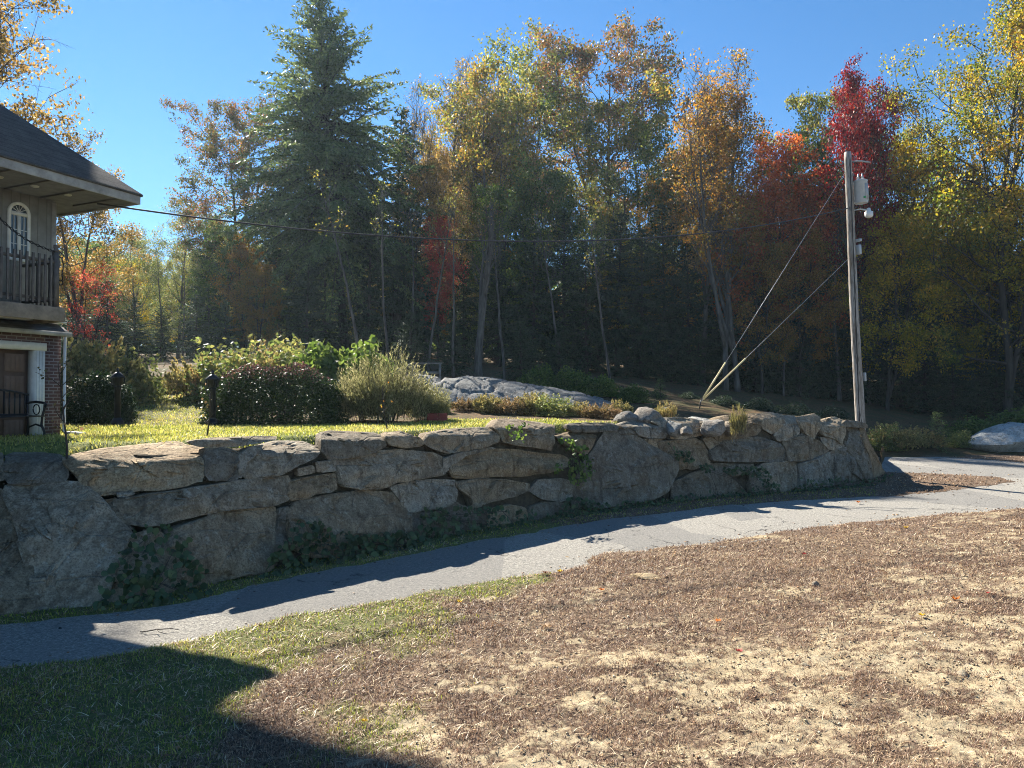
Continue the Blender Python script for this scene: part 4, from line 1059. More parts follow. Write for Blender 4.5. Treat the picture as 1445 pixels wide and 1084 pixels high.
def make_broadleaf(name, seed, H=16, cb=.35, Rc=4.5, r0=.2, nb=20, lo=25, hi=62, clump=.55, per=26, leaf=(.15, .10), cover=1.0, forks=0, subs=6, twigs=4, shape=.7, bare_top=0.0, wander=.05, up=.06, stray=.0):
    """one tree: trunk + limbs (wood mesh) and every leaf (crown mesh)"""
    rng = np.random.RandomState(seed)
    G = Geo(); cl = []
    stems = [bend(rng, (0, 0, -.3), (rng.normal() * .05, rng.normal() * .05, 1), H + .3, 14, wander, .12)]
    rads = [r0 * (1 - np.linspace(0, 1, 15)) ** .8 + .012]
    rads[0][0] *= 1.35
    for f in range(forks):
        k = int(14 * rng.uniform(cb * .5, cb * 1.05)) or 1
        st = bend(rng, stems[0][k], around(np.array((0, 0, 1.)), R(rng.uniform(14, 26)), rng.uniform(0, 6.28)), (H - stems[0][k][2]) * rng.uniform(.8, .98), 12, wander, .10)
        stems.append(st); rads.append(rads[0][k] * .72 * (1 - np.linspace(0, 1, 13)) ** .8 + .01)
    for st, rd in zip(stems, rads): G.tube(st, rd, 8)
    for si, (st, rd) in enumerate(zip(stems, rads)):
        z0, z1 = cb * H if si == 0 else max(cb * H, st[0][2] + .5), st[-1][2]
        m = nb if si == 0 else int(nb * .7)
        for i in range(m):
            q = (i + rng.uniform(.1, .9)) / m
            z = z0 + (z1 - z0) * q
            k = np.searchsorted(st[:, 2], z) - 1; k = min(max(k, 0), len(st) - 2)
            f = (z - st[k, 2]) / max(st[k + 1, 2] - st[k, 2], 1e-3); p = st[k] + (st[k + 1] - st[k]) * f
            rr = rd[k] * .45
            prof = math.sin(math.pi * min(1, .18 + .82 * q) ** 1.0 * .93) ** shape
            L = Rc * max(prof, .18) * rng.uniform(.65, 1.15)
            if q > .9: L = max(L, Rc * .22)
            el = R(lo + (hi - lo) * q + rng.normal() * 8); az = i * 2.4 + rng.normal() * .5 + si * 1.3
            br = bend(rng, p, (math.cos(az) * math.cos(el), math.sin(az) * math.cos(el), math.sin(el)), L, 7, wander * 1.9, up)
            G.tube(br, np.linspace(max(rr, .012) * (.6 + .4 * L / Rc), .007, 8), 5, False)
            leafy = cover * (1 if q < 1 - bare_top else .12)
            for s in range(subs):
                t = .28 + .72 * (s + rng.uniform(.2, 1)) / subs; t = min(t, 1)
                j = min(int(t * 7), 6); sp = br[j] + (br[j + 1] - br[j]) * (t * 7 - j); dd = br[j + 1] - br[j]
                sl = L * .42 * (1.15 - .6 * t) * rng.uniform(.6, 1.25) + .25
                sb = bend(rng, sp, around(dd, R(rng.uniform(25, 60)), rng.uniform(0, 6.28)), sl, 4, .14, up * 1.5)
                G.tube(sb, np.linspace(.013 + .008 * L / Rc, .004, 5), 4, False)
                for w in range(twigs):
                    tt = .35 + .65 * (w + rng.uniform(.2, 1)) / twigs; tt = min(tt, 1)
                    jj = min(int(tt * 4), 3); tp = sb[jj] + (sb[jj + 1] - sb[jj]) * (tt * 4 - jj)
                    tl = rng.uniform(.25, .6) * min(1, .4 + L / 4)
                    tw_ = bend(rng, tp, around(sb[jj + 1] - sb[jj], R(rng.uniform(20, 55)), rng.uniform(0, 6.28)), tl, 2, .15, up * 2)
                    G.tube(tw_, np.linspace(.006, .003, 3), 3, False)
                    if rng.rand() < leafy:
                        k2 = max(3, int(per * rng.uniform(.5, 1.5)))
                        c = rng.normal(size=(k2, 3)) * np.array((1, 1, .7)) * clump * .48
                        cl.append(tw_[-1] + c + np.outer(rng.uniform(-.4, .2, k2), tw_[-1] - tw_[0]))
                    elif stray and rng.rand() < .5:
                        cl.append(tw_[-1] + rng.normal(size=(2, 3)) * .08)
    C = np.concatenate(cl) if cl else np.zeros((1, 3))
    dn = np.array((0, 0, -1.0))
    V, Q = leaf_quads(C, leaf[0], leaf[1], rng, dn[None, :], .30)
    return dict(name=name, H=float(np.percentile(C[:, 2], 99.6)) if len(C) > 400 else stems[0][-1][2], trunk=G.mesh(name + '_trunk', True), crown=npmesh(name + '_crown', V, Q))

def make_conifer(name, seed, H=20, zb=.2, Rc=4.5, r0=.26, nbr=150, droop=.35, spray=(.26, .085), dens=1.0, power=.85, gap=.0, top=.03):
    rng = np.random.RandomState(seed); G = Geo(); C, AX = [], []
    st = bend(rng, (0, 0, -.3), (0, 0, 1), H + .3, 14, .012, .2)
    rd = r0 * (1 - np.linspace(0, 1, 15)) ** .85 + .012; rd[0] *= 1.3
    G.tube(st, rd, 9)
    for i in range(nbr):
        q = ((i + rng.rand()) / nbr) ** 1.05
        z = H * (zb + (1 - zb - .008) * q); k = min(max(np.searchsorted(st[:, 2], z) - 1, 0), 13); p = st[k] + (st[k + 1] - st[k]) * ((z - st[k, 2]) / (st[k + 1, 2] - st[k, 2]))
        L = Rc * ((1 - q) ** power + top) * rng.uniform(.7, 1.12) * (1 - .35 * max(0, .18 - q) / .18)
        if rng.rand() < gap: L *= .4
        el = R(-8 + 36 * q + rng.normal() * 15); az = i * 2.4 + rng.normal() * .4
        br = bend(rng, p, (math.cos(az) * math.cos(el), math.sin(az) * math.cos(el), math.sin(el)), L, 8, .05, -droop * .10 * (1 - q))
        G.tube(br, np.linspace(.012 + .012 * L, .004, 9), 4, False)
        step = .20 / dens; m = max(3, int(L / step))
        for s in range(m):
            t = .12 + .88 * (s + rng.rand()) / m; j = min(int(t * 8), 7); sp = br[j] + (br[j + 1] - br[j]) * (t * 8 - j)
            dd = br[j + 1] - br[j]; dd /= np.linalg.norm(dd); side = np.cross(dd, (0, 0, 1.)); side /= np.linalg.norm(side) + 1e-9
            for sg in (-1, 1):
                bl = (.22 + .34 * L * (1 - t) ** .7 * .55) * rng.uniform(.6, 1.3)
                bd = dd * .62 + side * sg * .78 + np.array((0, 0, rng.normal() * .12 - .12 - .18 * rng.rand()))
                bd /= np.linalg.norm(bd); kk = max(2, int(bl / .12))
                tt = (np.arange(kk) + rng.rand(kk)) / kk
                c = sp + np.outer(tt * bl, bd) + rng.normal(size=(kk, 3)) * .035; c[:, 2] -= .12 * (tt * bl) ** 2
                C.append(c); AX.append(np.repeat(bd[None, :], kk, 0))
        C.append(br[-1] + rng.normal(size=(3, 3)) * .05); AX.append(np.repeat(dd[None, :], 3, 0))
    C = np.concatenate(C); AX = np.concatenate(AX)
    AX = AX + rng.normal(size=AX.shape) * .35; AX /= np.linalg.norm(AX, axis=1)[:, None]
    V, Q = leaf_quads(C, spray[0], spray[1], rng, AX, .62)
    return dict(name=name, H=st[-1][2], trunk=G.mesh(name + '_trunk', True), crown=npmesh(name + '_crown', V, Q))

BK_G = bark_mat('grey_bark', (.045, .040, .036), (.17, .155, .14))
BK_D = bark_mat('dark_bark', (.025, .021, .018), (.095, .08, .068))
BK_P = bark_mat('pale_bark', (.10, .092, .082), (.30, .28, .255))
LF = {
 'bronze': leaf_mat('oak_bronze', [(.08, (.05, .075, .026)), (.35, (.115, .125, .042)), (.55, (.20, .135, .055)), (.8, (.27, .115, .052)), (.95, (.35, .19, .09))], .44, .33, .55, 1.3),
 'redorange': leaf_mat('maple_red_orange', [(.08, (.14, .10, .04)), (.32, (.34, .14, .06)), (.6, (.46, .13, .07)), (.85, (.50, .22, .11))], .55, .32, .6),
 'olive': leaf_mat('oak_olive', [(.08, (0.054, 0.081, 0.024)), (.4, (0.135, 0.155, 0.041)), (.65, (0.257, 0.230, 0.061)), (.88, (0.351, 0.203, 0.068))], .55, .35, .5, 1.45),
 'tan': leaf_mat('leaf_tan', [(.1, (0.121, 0.108, 0.041)), (.4, (0.270, 0.203, 0.081)), (.7, (0.405, 0.257, 0.108)), (.92, (0.513, 0.365, 0.189))], .45, .4, .55),
 'pale': leaf_mat('leaf_pale_green', [(.08, (0.068, 0.101, 0.034)), (.4, (0.162, 0.196, 0.068)), (.7, (0.297, 0.284, 0.108)), (.92, (0.432, 0.338, 0.135))], .45, .35, .5),
 'orange': leaf_mat('maple_orange', [(.08, (.11, .12, .035)), (.32, (.27, .20, .06)), (.6, (.40, .20, .07)), (.85, (.46, .27, .10))], .55, .32, .6),
 'red': leaf_mat('maple_red', [(.1, (.24, .06, .05)), (.45, (.44, .10, .085)), (.75, (.54, .16, .13)), (.95, (.55, .27, .17))], .55, .4, .55),
 'crimson': leaf_mat('maple_crimson', [(.1, (.08, .016, .020)), (.45, (.23, .034, .036)), (.75, (.34, .07, .05)), (.95, (.36, .19, .09))], .45, .4, .55),
 'yellow': leaf_mat('maple_yellow', [(.06, (0.081, 0.101, 0.020)), (.33, (0.270, 0.257, 0.041)), (.6, (0.540, 0.392, 0.061)), (.85, (0.634, 0.405, 0.081)), (.97, (0.540, 0.257, 0.095))], .5, .3, .5),
 'ygreen': leaf_mat('maple_yellow_green', [(.06, (.06, .095, .02)), (.36, (.15, .18, .04)), (.52, (.36, .29, .06)), (.72, (.48, .32, .08)), (.92, (.44, .20, .08))], .52, .36, .4),
 'green': leaf_mat('leaf_green', [(.1, (0.041, 0.074, 0.019)), (.5, (0.101, 0.155, 0.041)), (.9, (0.216, 0.243, 0.068))], .45, .4, .55),
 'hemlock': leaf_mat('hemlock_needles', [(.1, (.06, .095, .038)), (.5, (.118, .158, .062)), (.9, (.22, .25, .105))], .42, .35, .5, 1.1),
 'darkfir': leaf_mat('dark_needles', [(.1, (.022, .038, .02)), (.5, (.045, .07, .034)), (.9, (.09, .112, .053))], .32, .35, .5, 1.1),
}
PR = {}
def P(key, d, leafm, bark):
    d['crown'].materials.append(LF[leafm]); d['trunk'].materials.append(bark); PR[key] = d
P('oak1', make_broadleaf('oak1', 1, 17, .36, 6.2, .22, 17, 8, 52, .58, 50, (.18, .13), .88, 1, 6, 3, up=.02), 'olive', BK_D)
P('oak2', make_broadleaf('oak2', 2, 19, .40, 6.6, .24, 18, 8, 52, .60, 50, (.18, .13), .80, 2, 6, 3, up=.02), 'bronze', BK_D)
P('oak3', make_broadleaf('oak3', 3, 15, .26, 5.8, .19, 18, 8, 50, .58, 48, (.17, .125), .88, 1, 6, 3, up=.02), 'olive', BK_G)
P('oak4', make_broadleaf('oak4', 4, 16, .32, 5.4, .2, 18, 10, 54, .6, 40, (.17, .125), .8, 2, 6, 3, up=.025), 'tan', BK_G)
P('oak5', make_broadleaf('oak5', 34, 16, .30, 5.6, .2, 20, 14, 56, .55, 30, (.17, .125), .34, 2, 6, 4, up=.03), 'tan', BK_D)
P('thin1', make_broadleaf('thin1', 5, 18, .36, 3.1, .15, 24, 45, 78, .5, 20, (.14, .10), .5, 2, 6, 4, .6, .28, .035, .10, .2), 'tan', BK_G)
P('thin2', make_broadleaf('thin2', 6, 18, .30, 3.4, .15, 26, 48, 80, .5, 24, (.14, .10), .68, 2, 6, 4, .6, .25, .035, .10, .2), 'orange', BK_G)
P('bare', make_broadleaf('bare', 7, 15, .32, 2.6, .13, 22, 50, 80, .3, 6, (.11, .08), .06, 2, 6, 5, .6, .5, .04, .10, .05), 'tan', BK_G)
P('map_o', make_broadleaf('map_o', 8, 13, .16, 4.6, .15, 24, 14, 62, .55, 30, (.155, .12), .6, 1, 6, 4, up=.035), 'orange', BK_D)
P('map_ro', make_broadleaf('map_ro', 48, 13, .22, 4.4, .15, 24, 18, 64, .55, 30, (.15, .12), .66, 2, 6, 4, up=.035), 'redorange', BK_D)
P('map_r', make_broadleaf('map_r', 9, 10, .2, 2.9, .11, 20, 22, 66, .5, 24, (.13, .105), .85, 1, 6, 4), 'red', BK_D)
P('map_rs', make_broadleaf('map_rs', 39, 9, .28, 2.8, .10, 14, 20, 60, .5, 14, (.13, .105), .5, 1, 5, 3), 'red', BK_D)
P('map_c', make_broadleaf('map_c', 10, 14, .36, 3.6, .15, 22, 36, 78, .42, 26, (.125, .10), .54, 3, 6, 4, .75, 0, .04, .10), 'crimson', BK_D)
P('map_y', make_broadleaf('map_y', 12, 17, .12, 6.4, .2, 30, 8, 58, .60, 46, (.125, .10), .74, 1, 7, 4, up=.03), 'ygreen', BK_D)
P('map_y2', make_broadleaf('map_y2', 13, 12, .14, 4.6, .14, 22, 10, 60, .55, 30, (.155, .12), .58, 1, 6, 4, up=.035), 'yellow', BK_D)
P('pale', make_broadleaf('pale', 14, 14, .14, 5.2, .17, 22, 12, 60, .58, 30, (.155, .115), .64, 1, 6, 4, up=.03), 'pale', BK_G)
P('green', make_broadleaf('green', 15, 12, .1, 4.8, .15, 22, 8, 58, .55, 32, (.155, .115), .72, 1, 6, 4, up=.03), 'green', BK_D)
P('hero', make_conifer('hero', 21, 21.5, .29, 9.6, .30, 380, .85, (.29, .10), .85, .80, .10, .02), 'hemlock', BK_D)
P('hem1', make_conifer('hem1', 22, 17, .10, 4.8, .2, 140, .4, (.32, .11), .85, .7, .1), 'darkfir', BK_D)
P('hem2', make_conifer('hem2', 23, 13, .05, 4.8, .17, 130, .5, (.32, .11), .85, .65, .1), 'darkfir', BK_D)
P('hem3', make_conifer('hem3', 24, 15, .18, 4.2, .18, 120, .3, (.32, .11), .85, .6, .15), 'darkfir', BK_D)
P('pine', make_conifer('pine', 25, 2.4, .04, .95, .05, 60, .0, (.17, .03), 1.6, .8, .1, .05), 'hemlock', BK_D)
used_p = set(); TREES = []
def tree(name, key, px, Y, top, label, cat='tree', wide=1.0, rot=0.0, group=None, lean=0.0, basez=None, leanf=0.0):
    if Y > 38.8 and key != 'pine': Y = Y * 1.34
    """tree standing at photo column px and distance Y whose tip reaches photo row top"""
    d = PR[key]; X = (px - 722.5) / F * Y; z = hz(X, Y) if basez is None else basez
    ztop = EYE + (560 - top) / F * Y
    s = (ztop - z) / d['H']
    r = thing(name, label, cat, (X, Y, z), rot, group)
    r.rotation_euler = (leanf, lean, rot); r.scale = (s * wide, s * wide, s)
    for part in ('trunk', 'crown'):
        o = bpy.data.objects.new(part, d[part]); COL.objects.link(o); o.parent = r
    TREES.append(r); return r
# --- the trees one can tell apart, front to back
tree('hemlock_tree', 'hero', 487, 46, -6, 'tall dark green hemlock, the tallest conifer, with a feathery pointed crown', 'conifer', .88, .4, None, R(-4))
tree('hemlock_tree', 'hem1', 556, 48, 150, 'second tall conifer close behind the right side of the tallest hemlock', 'conifer', 1.05, 1.0)
tree('hemlock_tree', 'hem3', 405, 50, 235, 'slender conifer behind the left skirt of the tallest hemlock', 'conifer', 1.0, 2.0)
tree('oak_tree', 'oak2', 345, 51, 150, 'russet and gold oak bulging out left of the tallest hemlock', 'oak', .90, .6)
tree('oak_tree', 'oak5', -40, 36, -120, 'tall half-bare oak behind the house roof at the top left corner', 'oak', .85, 1.2)
tree('oak_tree', 'oak4', 128, 38, 186, 'tan-leaved oak rising from behind the house eave', 'oak', .95, .2, None, R(-7))
tree('maple_tree', 'map_rs', 122, 36, 366, 'small bright red maple beside the house corner', 'maple', .8, .5)
tree('birch_tree', 'pale', 250, 50, 288, 'pale yellow-green tree under open sky between the house and the russet oak', 'tree', .9, 1.1)
tree('maple_tree', 'green', 318, 48, 318, 'rounded dark green leafy tree left of the hemlock stand', 'tree', .9, 2.1)
tree('birch_tree', 'pale', 192, 46, 322, 'pale leafy tree just right of the house eave, lower than its neighbour', 'tree', .9, 3.3)
tree('maple_tree', 'map_o', 365, 44.5, 372, 'low orange and yellow maple in front of the hemlock skirt', 'maple', .95, .2)
tree('oak_tree', 'thin1', 622, 58, 92, 'slim tan oak right of the tallest hemlock, its leaves ending below a bare tip', 'oak', 1.15, .4)
tree('ash_tree', 'bare', 640, 52, 78, 'nearly leafless tree with fine upright twigs between the tan oak and the bronze oaks', 'tree', 1.2, 1.9)
tree('oak_tree', 'oak3', 672, 53, 104, 'olive oak with a thick pale grey trunk that forks low', 'oak', .85, .9)
tree('oak_tree', 'oak1', 738, 63, 66, 'olive oak standing left of the tallest oak, over the ledge', 'oak', .95, 2.4)
tree('oak_tree', 'oak2', 846, 63, 22, 'tallest bronze-topped oak, with a straight dark trunk above the ledge', 'oak', .95, 4.0)
tree('oak_tree', 'oak3', 905, 57, 128, 'green and bronze oak at the right shoulder of the tallest oak', 'oak', .9, 5.2)
tree('ash_tree', 'bare', 560, 47, 105, 'thin leafless tree showing above the right edge of the tallest hemlock', 'tree', .8, .9)
tree('ash_tree', 'thin2', 1024, 42, 66, 'tall slim tree with bare twiggy top and orange leaves lower down', 'tree', 1.0, .1)
tree('ash_tree', 'thin1', 992, 43, 120, 'slim tan-leaved tree close left of the tall orange-leaved one', 'tree', 1.0, 1.4)
tree('ash_tree', 'bare', 1042, 42, 105, 'leafless twiggy tree close right of the tall orange-leaved one', 'tree', 1.1, 3.0)
tree('maple_tree', 'map_ro', 1088, 45, 204, 'orange-red maple in the dip between the tall bare-topped tree and the crimson maple', 'maple', 1.0, .7)
tree('oak_tree', 'oak3', 1152, 49, 128, 'olive green oak half hidden behind the left of the crimson maple', 'oak', .75, 1.7)
tree('maple_tree', 'map_c', 1208, 44, 82, 'crimson maple with spiky upright crown above the utility pole', 'maple', .66, .4)
tree('maple_tree', 'map_o', 1178, 46, 262, 'brownish orange maple under the crimson crown, left of the pole', 'maple', .9, 2.9)
tree('maple_tree', 'map_y', 1418, 40, 12, 'huge yellow-green maple at the right edge', 'maple', .92, .8)
tree('ash_tree', 'bare', 1400, 43, -12, 'leafless twigs poking out above the huge yellow-green maple', 'tree', 1.0, .2)
tree('maple_tree', 'map_y2', 1300, 46, 205, 'golden yellow maple between the crimson maple and the huge yellow-green one', 'maple', .95, 2.2)
tree('maple_tree', 'map_y2', 1255, 47, 292, 'lower golden maple just right of the utility pole', 'maple', .85, 3.9)
tree('maple_tree', 'map_y2', 1338, 43, 325, 'bright yellow maple low in front of the dark hemlocks at the right', 'maple', .8, 5.0)
tree('maple_tree', 'map_r', 618, 47.5, 300, 'slender pink-red maple glowing among dark trunks right of the tallest hemlock', 'maple', .75, .5)
tree('maple_tree', 'map_r', 1066, 48, 282, 'red maple low in the wood behind the guy wires', 'maple', .9, 1.9)
tree('maple_tree', 'map_r', 932, 49, 480, 'tiny red maple deep in the dark wood above the rock pile', 'maple', .8, 1.0)
for px, Y, top, k, lb, wd in ((1252, 41.5, 305, 'map_y2', 'golden maple low behind the pole, first of the gold row beyond the drive', .9), (1392, 42, 300, 'map_y2', 'golden maple under the huge yellow-green maple, left of its trunk', .9), (1452, 41, 262, 'map_y2', 'golden maple at the right edge under the huge yellow-green maple', .9), (1340, 46, 232, 'map_o', 'orange maple between two golden ones at the right', .85),
        (1130, 43, 322, 'map_o', 'low rusty maple in the wood right of the guy wires', .9), (1075, 42, 318, 'map_o', 'low orange maple in the wood behind the upper guy wire', .85), (960, 47, 215, 'map_o', 'orange maple left of the tall slim trees', .7), (700, 56, 150, 'oak4', 'tan oak in the gap between the forked trunk and the tall oaks', .8), (1280, 48, 180, 'oak3', 'olive oak in the dip right of the crimson maple', .6),
        (600, 48, 200, 'oak4', 'tan oak behind the slim trees right of the tallest hemlock', .7), (300, 52, 300, 'pale', 'pale tree behind the rounded green one', .8), (390, 46, 400, 'green', 'bushy green tree at the foot of the hemlock skirt', .8), (345, 46, 330, 'map_o', 'gold and orange maple between the rounded green tree and the hemlock', .8)):
    tree('oak_tree' if k[0] == 'o' else 'maple_tree', k, px, Y, top, lb, 'oak' if k[0] == 'o' else 'tree', wd, px * .3)
for px, Y, top, k, lb in ((702, 50, 262, 'green', 'dark green leafy tree behind the forked dead trunk'), (778, 50, 240, 'green', 'dark green leafy tree in the gap left of the tallest oak'), (884, 52, 238, 'pale', 'pale green tree low at the right of the tallest oak'), (942, 50, 252, 'green', 'dark green leafy tree left of the two tall slim trees'), (640, 53, 215, 'pale', 'pale green tree behind the bare-tipped tan oak'), (1165, 51, 225, 'green', 'green leafy tree low behind the crimson maple')):
    tree('maple_tree', k, px, Y, top, lb, 'tree', .9, px * .21)
# --- dark hemlocks of the understorey
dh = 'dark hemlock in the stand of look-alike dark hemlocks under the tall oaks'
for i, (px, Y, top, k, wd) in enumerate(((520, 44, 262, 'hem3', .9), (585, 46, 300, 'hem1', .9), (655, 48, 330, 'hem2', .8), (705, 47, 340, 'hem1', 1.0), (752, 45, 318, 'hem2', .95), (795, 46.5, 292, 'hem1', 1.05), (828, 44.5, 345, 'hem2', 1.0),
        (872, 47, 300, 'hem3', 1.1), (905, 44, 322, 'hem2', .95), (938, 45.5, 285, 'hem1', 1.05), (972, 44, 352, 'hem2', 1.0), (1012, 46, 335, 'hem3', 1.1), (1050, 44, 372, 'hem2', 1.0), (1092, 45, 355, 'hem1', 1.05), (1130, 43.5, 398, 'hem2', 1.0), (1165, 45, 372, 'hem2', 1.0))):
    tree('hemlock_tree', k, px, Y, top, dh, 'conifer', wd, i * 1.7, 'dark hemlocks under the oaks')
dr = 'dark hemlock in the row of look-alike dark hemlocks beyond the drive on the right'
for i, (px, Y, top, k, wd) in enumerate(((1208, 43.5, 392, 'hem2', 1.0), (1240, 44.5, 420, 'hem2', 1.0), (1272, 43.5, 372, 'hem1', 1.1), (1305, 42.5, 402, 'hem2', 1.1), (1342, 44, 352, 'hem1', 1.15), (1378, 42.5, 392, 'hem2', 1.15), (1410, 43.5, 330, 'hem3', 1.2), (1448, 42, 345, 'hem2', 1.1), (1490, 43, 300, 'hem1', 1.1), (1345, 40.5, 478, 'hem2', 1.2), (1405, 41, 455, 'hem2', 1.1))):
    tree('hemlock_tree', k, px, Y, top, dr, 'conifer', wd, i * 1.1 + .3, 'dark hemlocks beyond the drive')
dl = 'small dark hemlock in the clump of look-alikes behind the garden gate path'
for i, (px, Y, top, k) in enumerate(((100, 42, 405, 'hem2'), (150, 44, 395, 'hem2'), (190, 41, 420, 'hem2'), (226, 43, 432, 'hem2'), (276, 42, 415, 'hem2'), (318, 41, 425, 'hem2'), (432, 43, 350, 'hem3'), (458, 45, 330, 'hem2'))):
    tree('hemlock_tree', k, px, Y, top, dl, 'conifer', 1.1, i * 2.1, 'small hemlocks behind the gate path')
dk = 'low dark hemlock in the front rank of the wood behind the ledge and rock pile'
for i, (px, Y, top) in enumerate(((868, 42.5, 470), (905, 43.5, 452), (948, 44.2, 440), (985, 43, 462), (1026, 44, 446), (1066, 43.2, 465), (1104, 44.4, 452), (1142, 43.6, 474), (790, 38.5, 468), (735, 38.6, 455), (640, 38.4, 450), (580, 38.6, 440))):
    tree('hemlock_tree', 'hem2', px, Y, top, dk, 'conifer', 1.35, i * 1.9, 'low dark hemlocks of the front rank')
# --- bare trunks standing in the wood
BT = []
for nm, kk, seed in (('trunkA', 'bare', 41), ('trunkB', 'bare', 42)):
    P(nm, make_broadleaf(nm, seed, 13, .62, 2.0, .12, 10, 25, 70, .5, 8, (.13, .1), .10, 0, 5, 3), 'olive', BK_G)
P('snag', make_broadleaf('snag', 43, 13, .5, 2.8, .40, 9, 40, 72, .3, 4, (.12, .09), .1, 3, 5, 3, wander=.045), 'tan', BK_G)
tree('dead_tree', 'snag', 674, 38.5, 300, 'thick pale grey dead trunk with forked limbs behind the rock ledge', 'dead tree', .9, 1.0)
tb = 'thin trunk in the wood behind the ledge, one of several alike'
for i, (px, Y, top) in enumerate(((508, 38.4, 250), (548, 38.2, 270), (604, 38.6, 285), (640, 37.9, 300), (712, 38.3, 290), (792, 38.6, 310), (958, 50, 290), (1106, 42.5, 390), (1185, 43, 260), (575, 44, 270), (1226, 43.5, 290), (1300, 43, 330), (1372, 44, 310), (258, 43.5, 360), (232, 46, 350), (862, 38.1, 320))):
    tree('slim_tree', ('trunkA', 'trunkB')[i % 2], px, Y, top, tb, 'tree', .9, i * 1.3, 'thin trunks in the wood', R((-4, 3, -2, 5, 0)[i % 5]))
# --- the wood behind: more trees, row after row
rg = random.Random(5)
rows_ = [(50, 352, 28), (55, 362, 28), (61, 372, 26), (68, 380, 24)]
wl = {'pale': ('birch_tree', 'pale green tree of the wood behind, one of many alike'), 'oak3': ('oak_tree', 'olive oak of the wood behind, one of many alike'), 'oak4': ('oak_tree', 'tan oak of the wood behind, one of many alike'), 'map_o': ('maple_tree', 'orange maple of the wood behind, one of many alike'), 'map_y2': ('maple_tree', 'yellow maple of the wood behind, one of many alike'),
      'hem1': ('hemlock_tree', 'dark conifer of the wood behind, one of many alike'), 'hem2': ('hemlock_tree', 'dark conifer of the wood behind, one of many alike'), 'green': ('maple_tree', 'green leafy tree of the wood behind, one of many alike')}
for Y, tp, n in rows_:
    for i in range(n):
        px = -170 + (1445 + 340) * (i + rg.uniform(.1, .9)) / n
        left = px < 420
        k = rg.choice(['pale', 'green', 'oak3', 'hem2', 'pale', 'map_y2', 'oak4'] if left else (['oak3', 'hem1', 'hem2', 'hem1', 'oak4', 'green', 'map_o'] if px < 900 else ['map_o', 'hem1', 'hem2', 'map_y2', 'oak3', 'hem1', 'map_y2']))
        nm, lb = wl[k]
        tree(nm, k, px, Y + rg.uniform(-2.5, 2.5), tp + rg.uniform(-38, 30), lb, 'conifer' if k[0] == 'h' else 'tree', rg.uniform(.9, 1.25), rg.uniform(0, 6), 'trees of the wood behind: ' + ('dark conifers' if k[0] == 'h' else {'pale': 'pale green trees', 'oak3': 'olive oaks', 'oak4': 'tan oaks', 'map_o': 'orange maples', 'map_y2': 'yellow maples', 'green': 'green trees'}[k]))
# ================================================================ shrubs, hedges, weeds
def leaf_shapes(C, L, rng, axis, axw, nrm=None, nw=0.0, pts=((0, -.5), (.34, -.36), (.46, -.02), (.25, .26), (0, .55), (-.25, .26), (-.46, -.02), (-.34, -.36))):
    """broad pointed leaves with a folded midrib"""
    n = len(C); a = rng.normal(size=(n, 3)); a /= np.linalg.norm(a, axis=1)[:, None]
    a = a * (1 - axw) + np.asarray(axis) * axw; a /= np.linalg.norm(a, axis=1)[:, None]
    m = rng.normal(size=(n, 3)); m /= np.linalg.norm(m, axis=1)[:, None]
    if nrm is not None: m = m * (1 - nw) + np.asarray(nrm) * nw
    b = np.cross(a, m); b /= np.linalg.norm(b, axis=1)[:, None] + 1e-9; c = np.cross(a, b)
    L = (L * rng.uniform(.6, 1.35, n))[:, None]
    k = len(pts); V = np.stack([C + a * L * y + b * L * x + c * L * (abs(x) * .35) for x, y in pts], 1).reshape(-1, 3)
    i = np.arange(n)[:, None] * k
    q = [i + np.array([[0, 1, 2, 3]]), i + np.array([[0, 3, 4, 5]]), i + np.array([[0, 5, 6, 7]])]
    return V, np.concatenate(q)
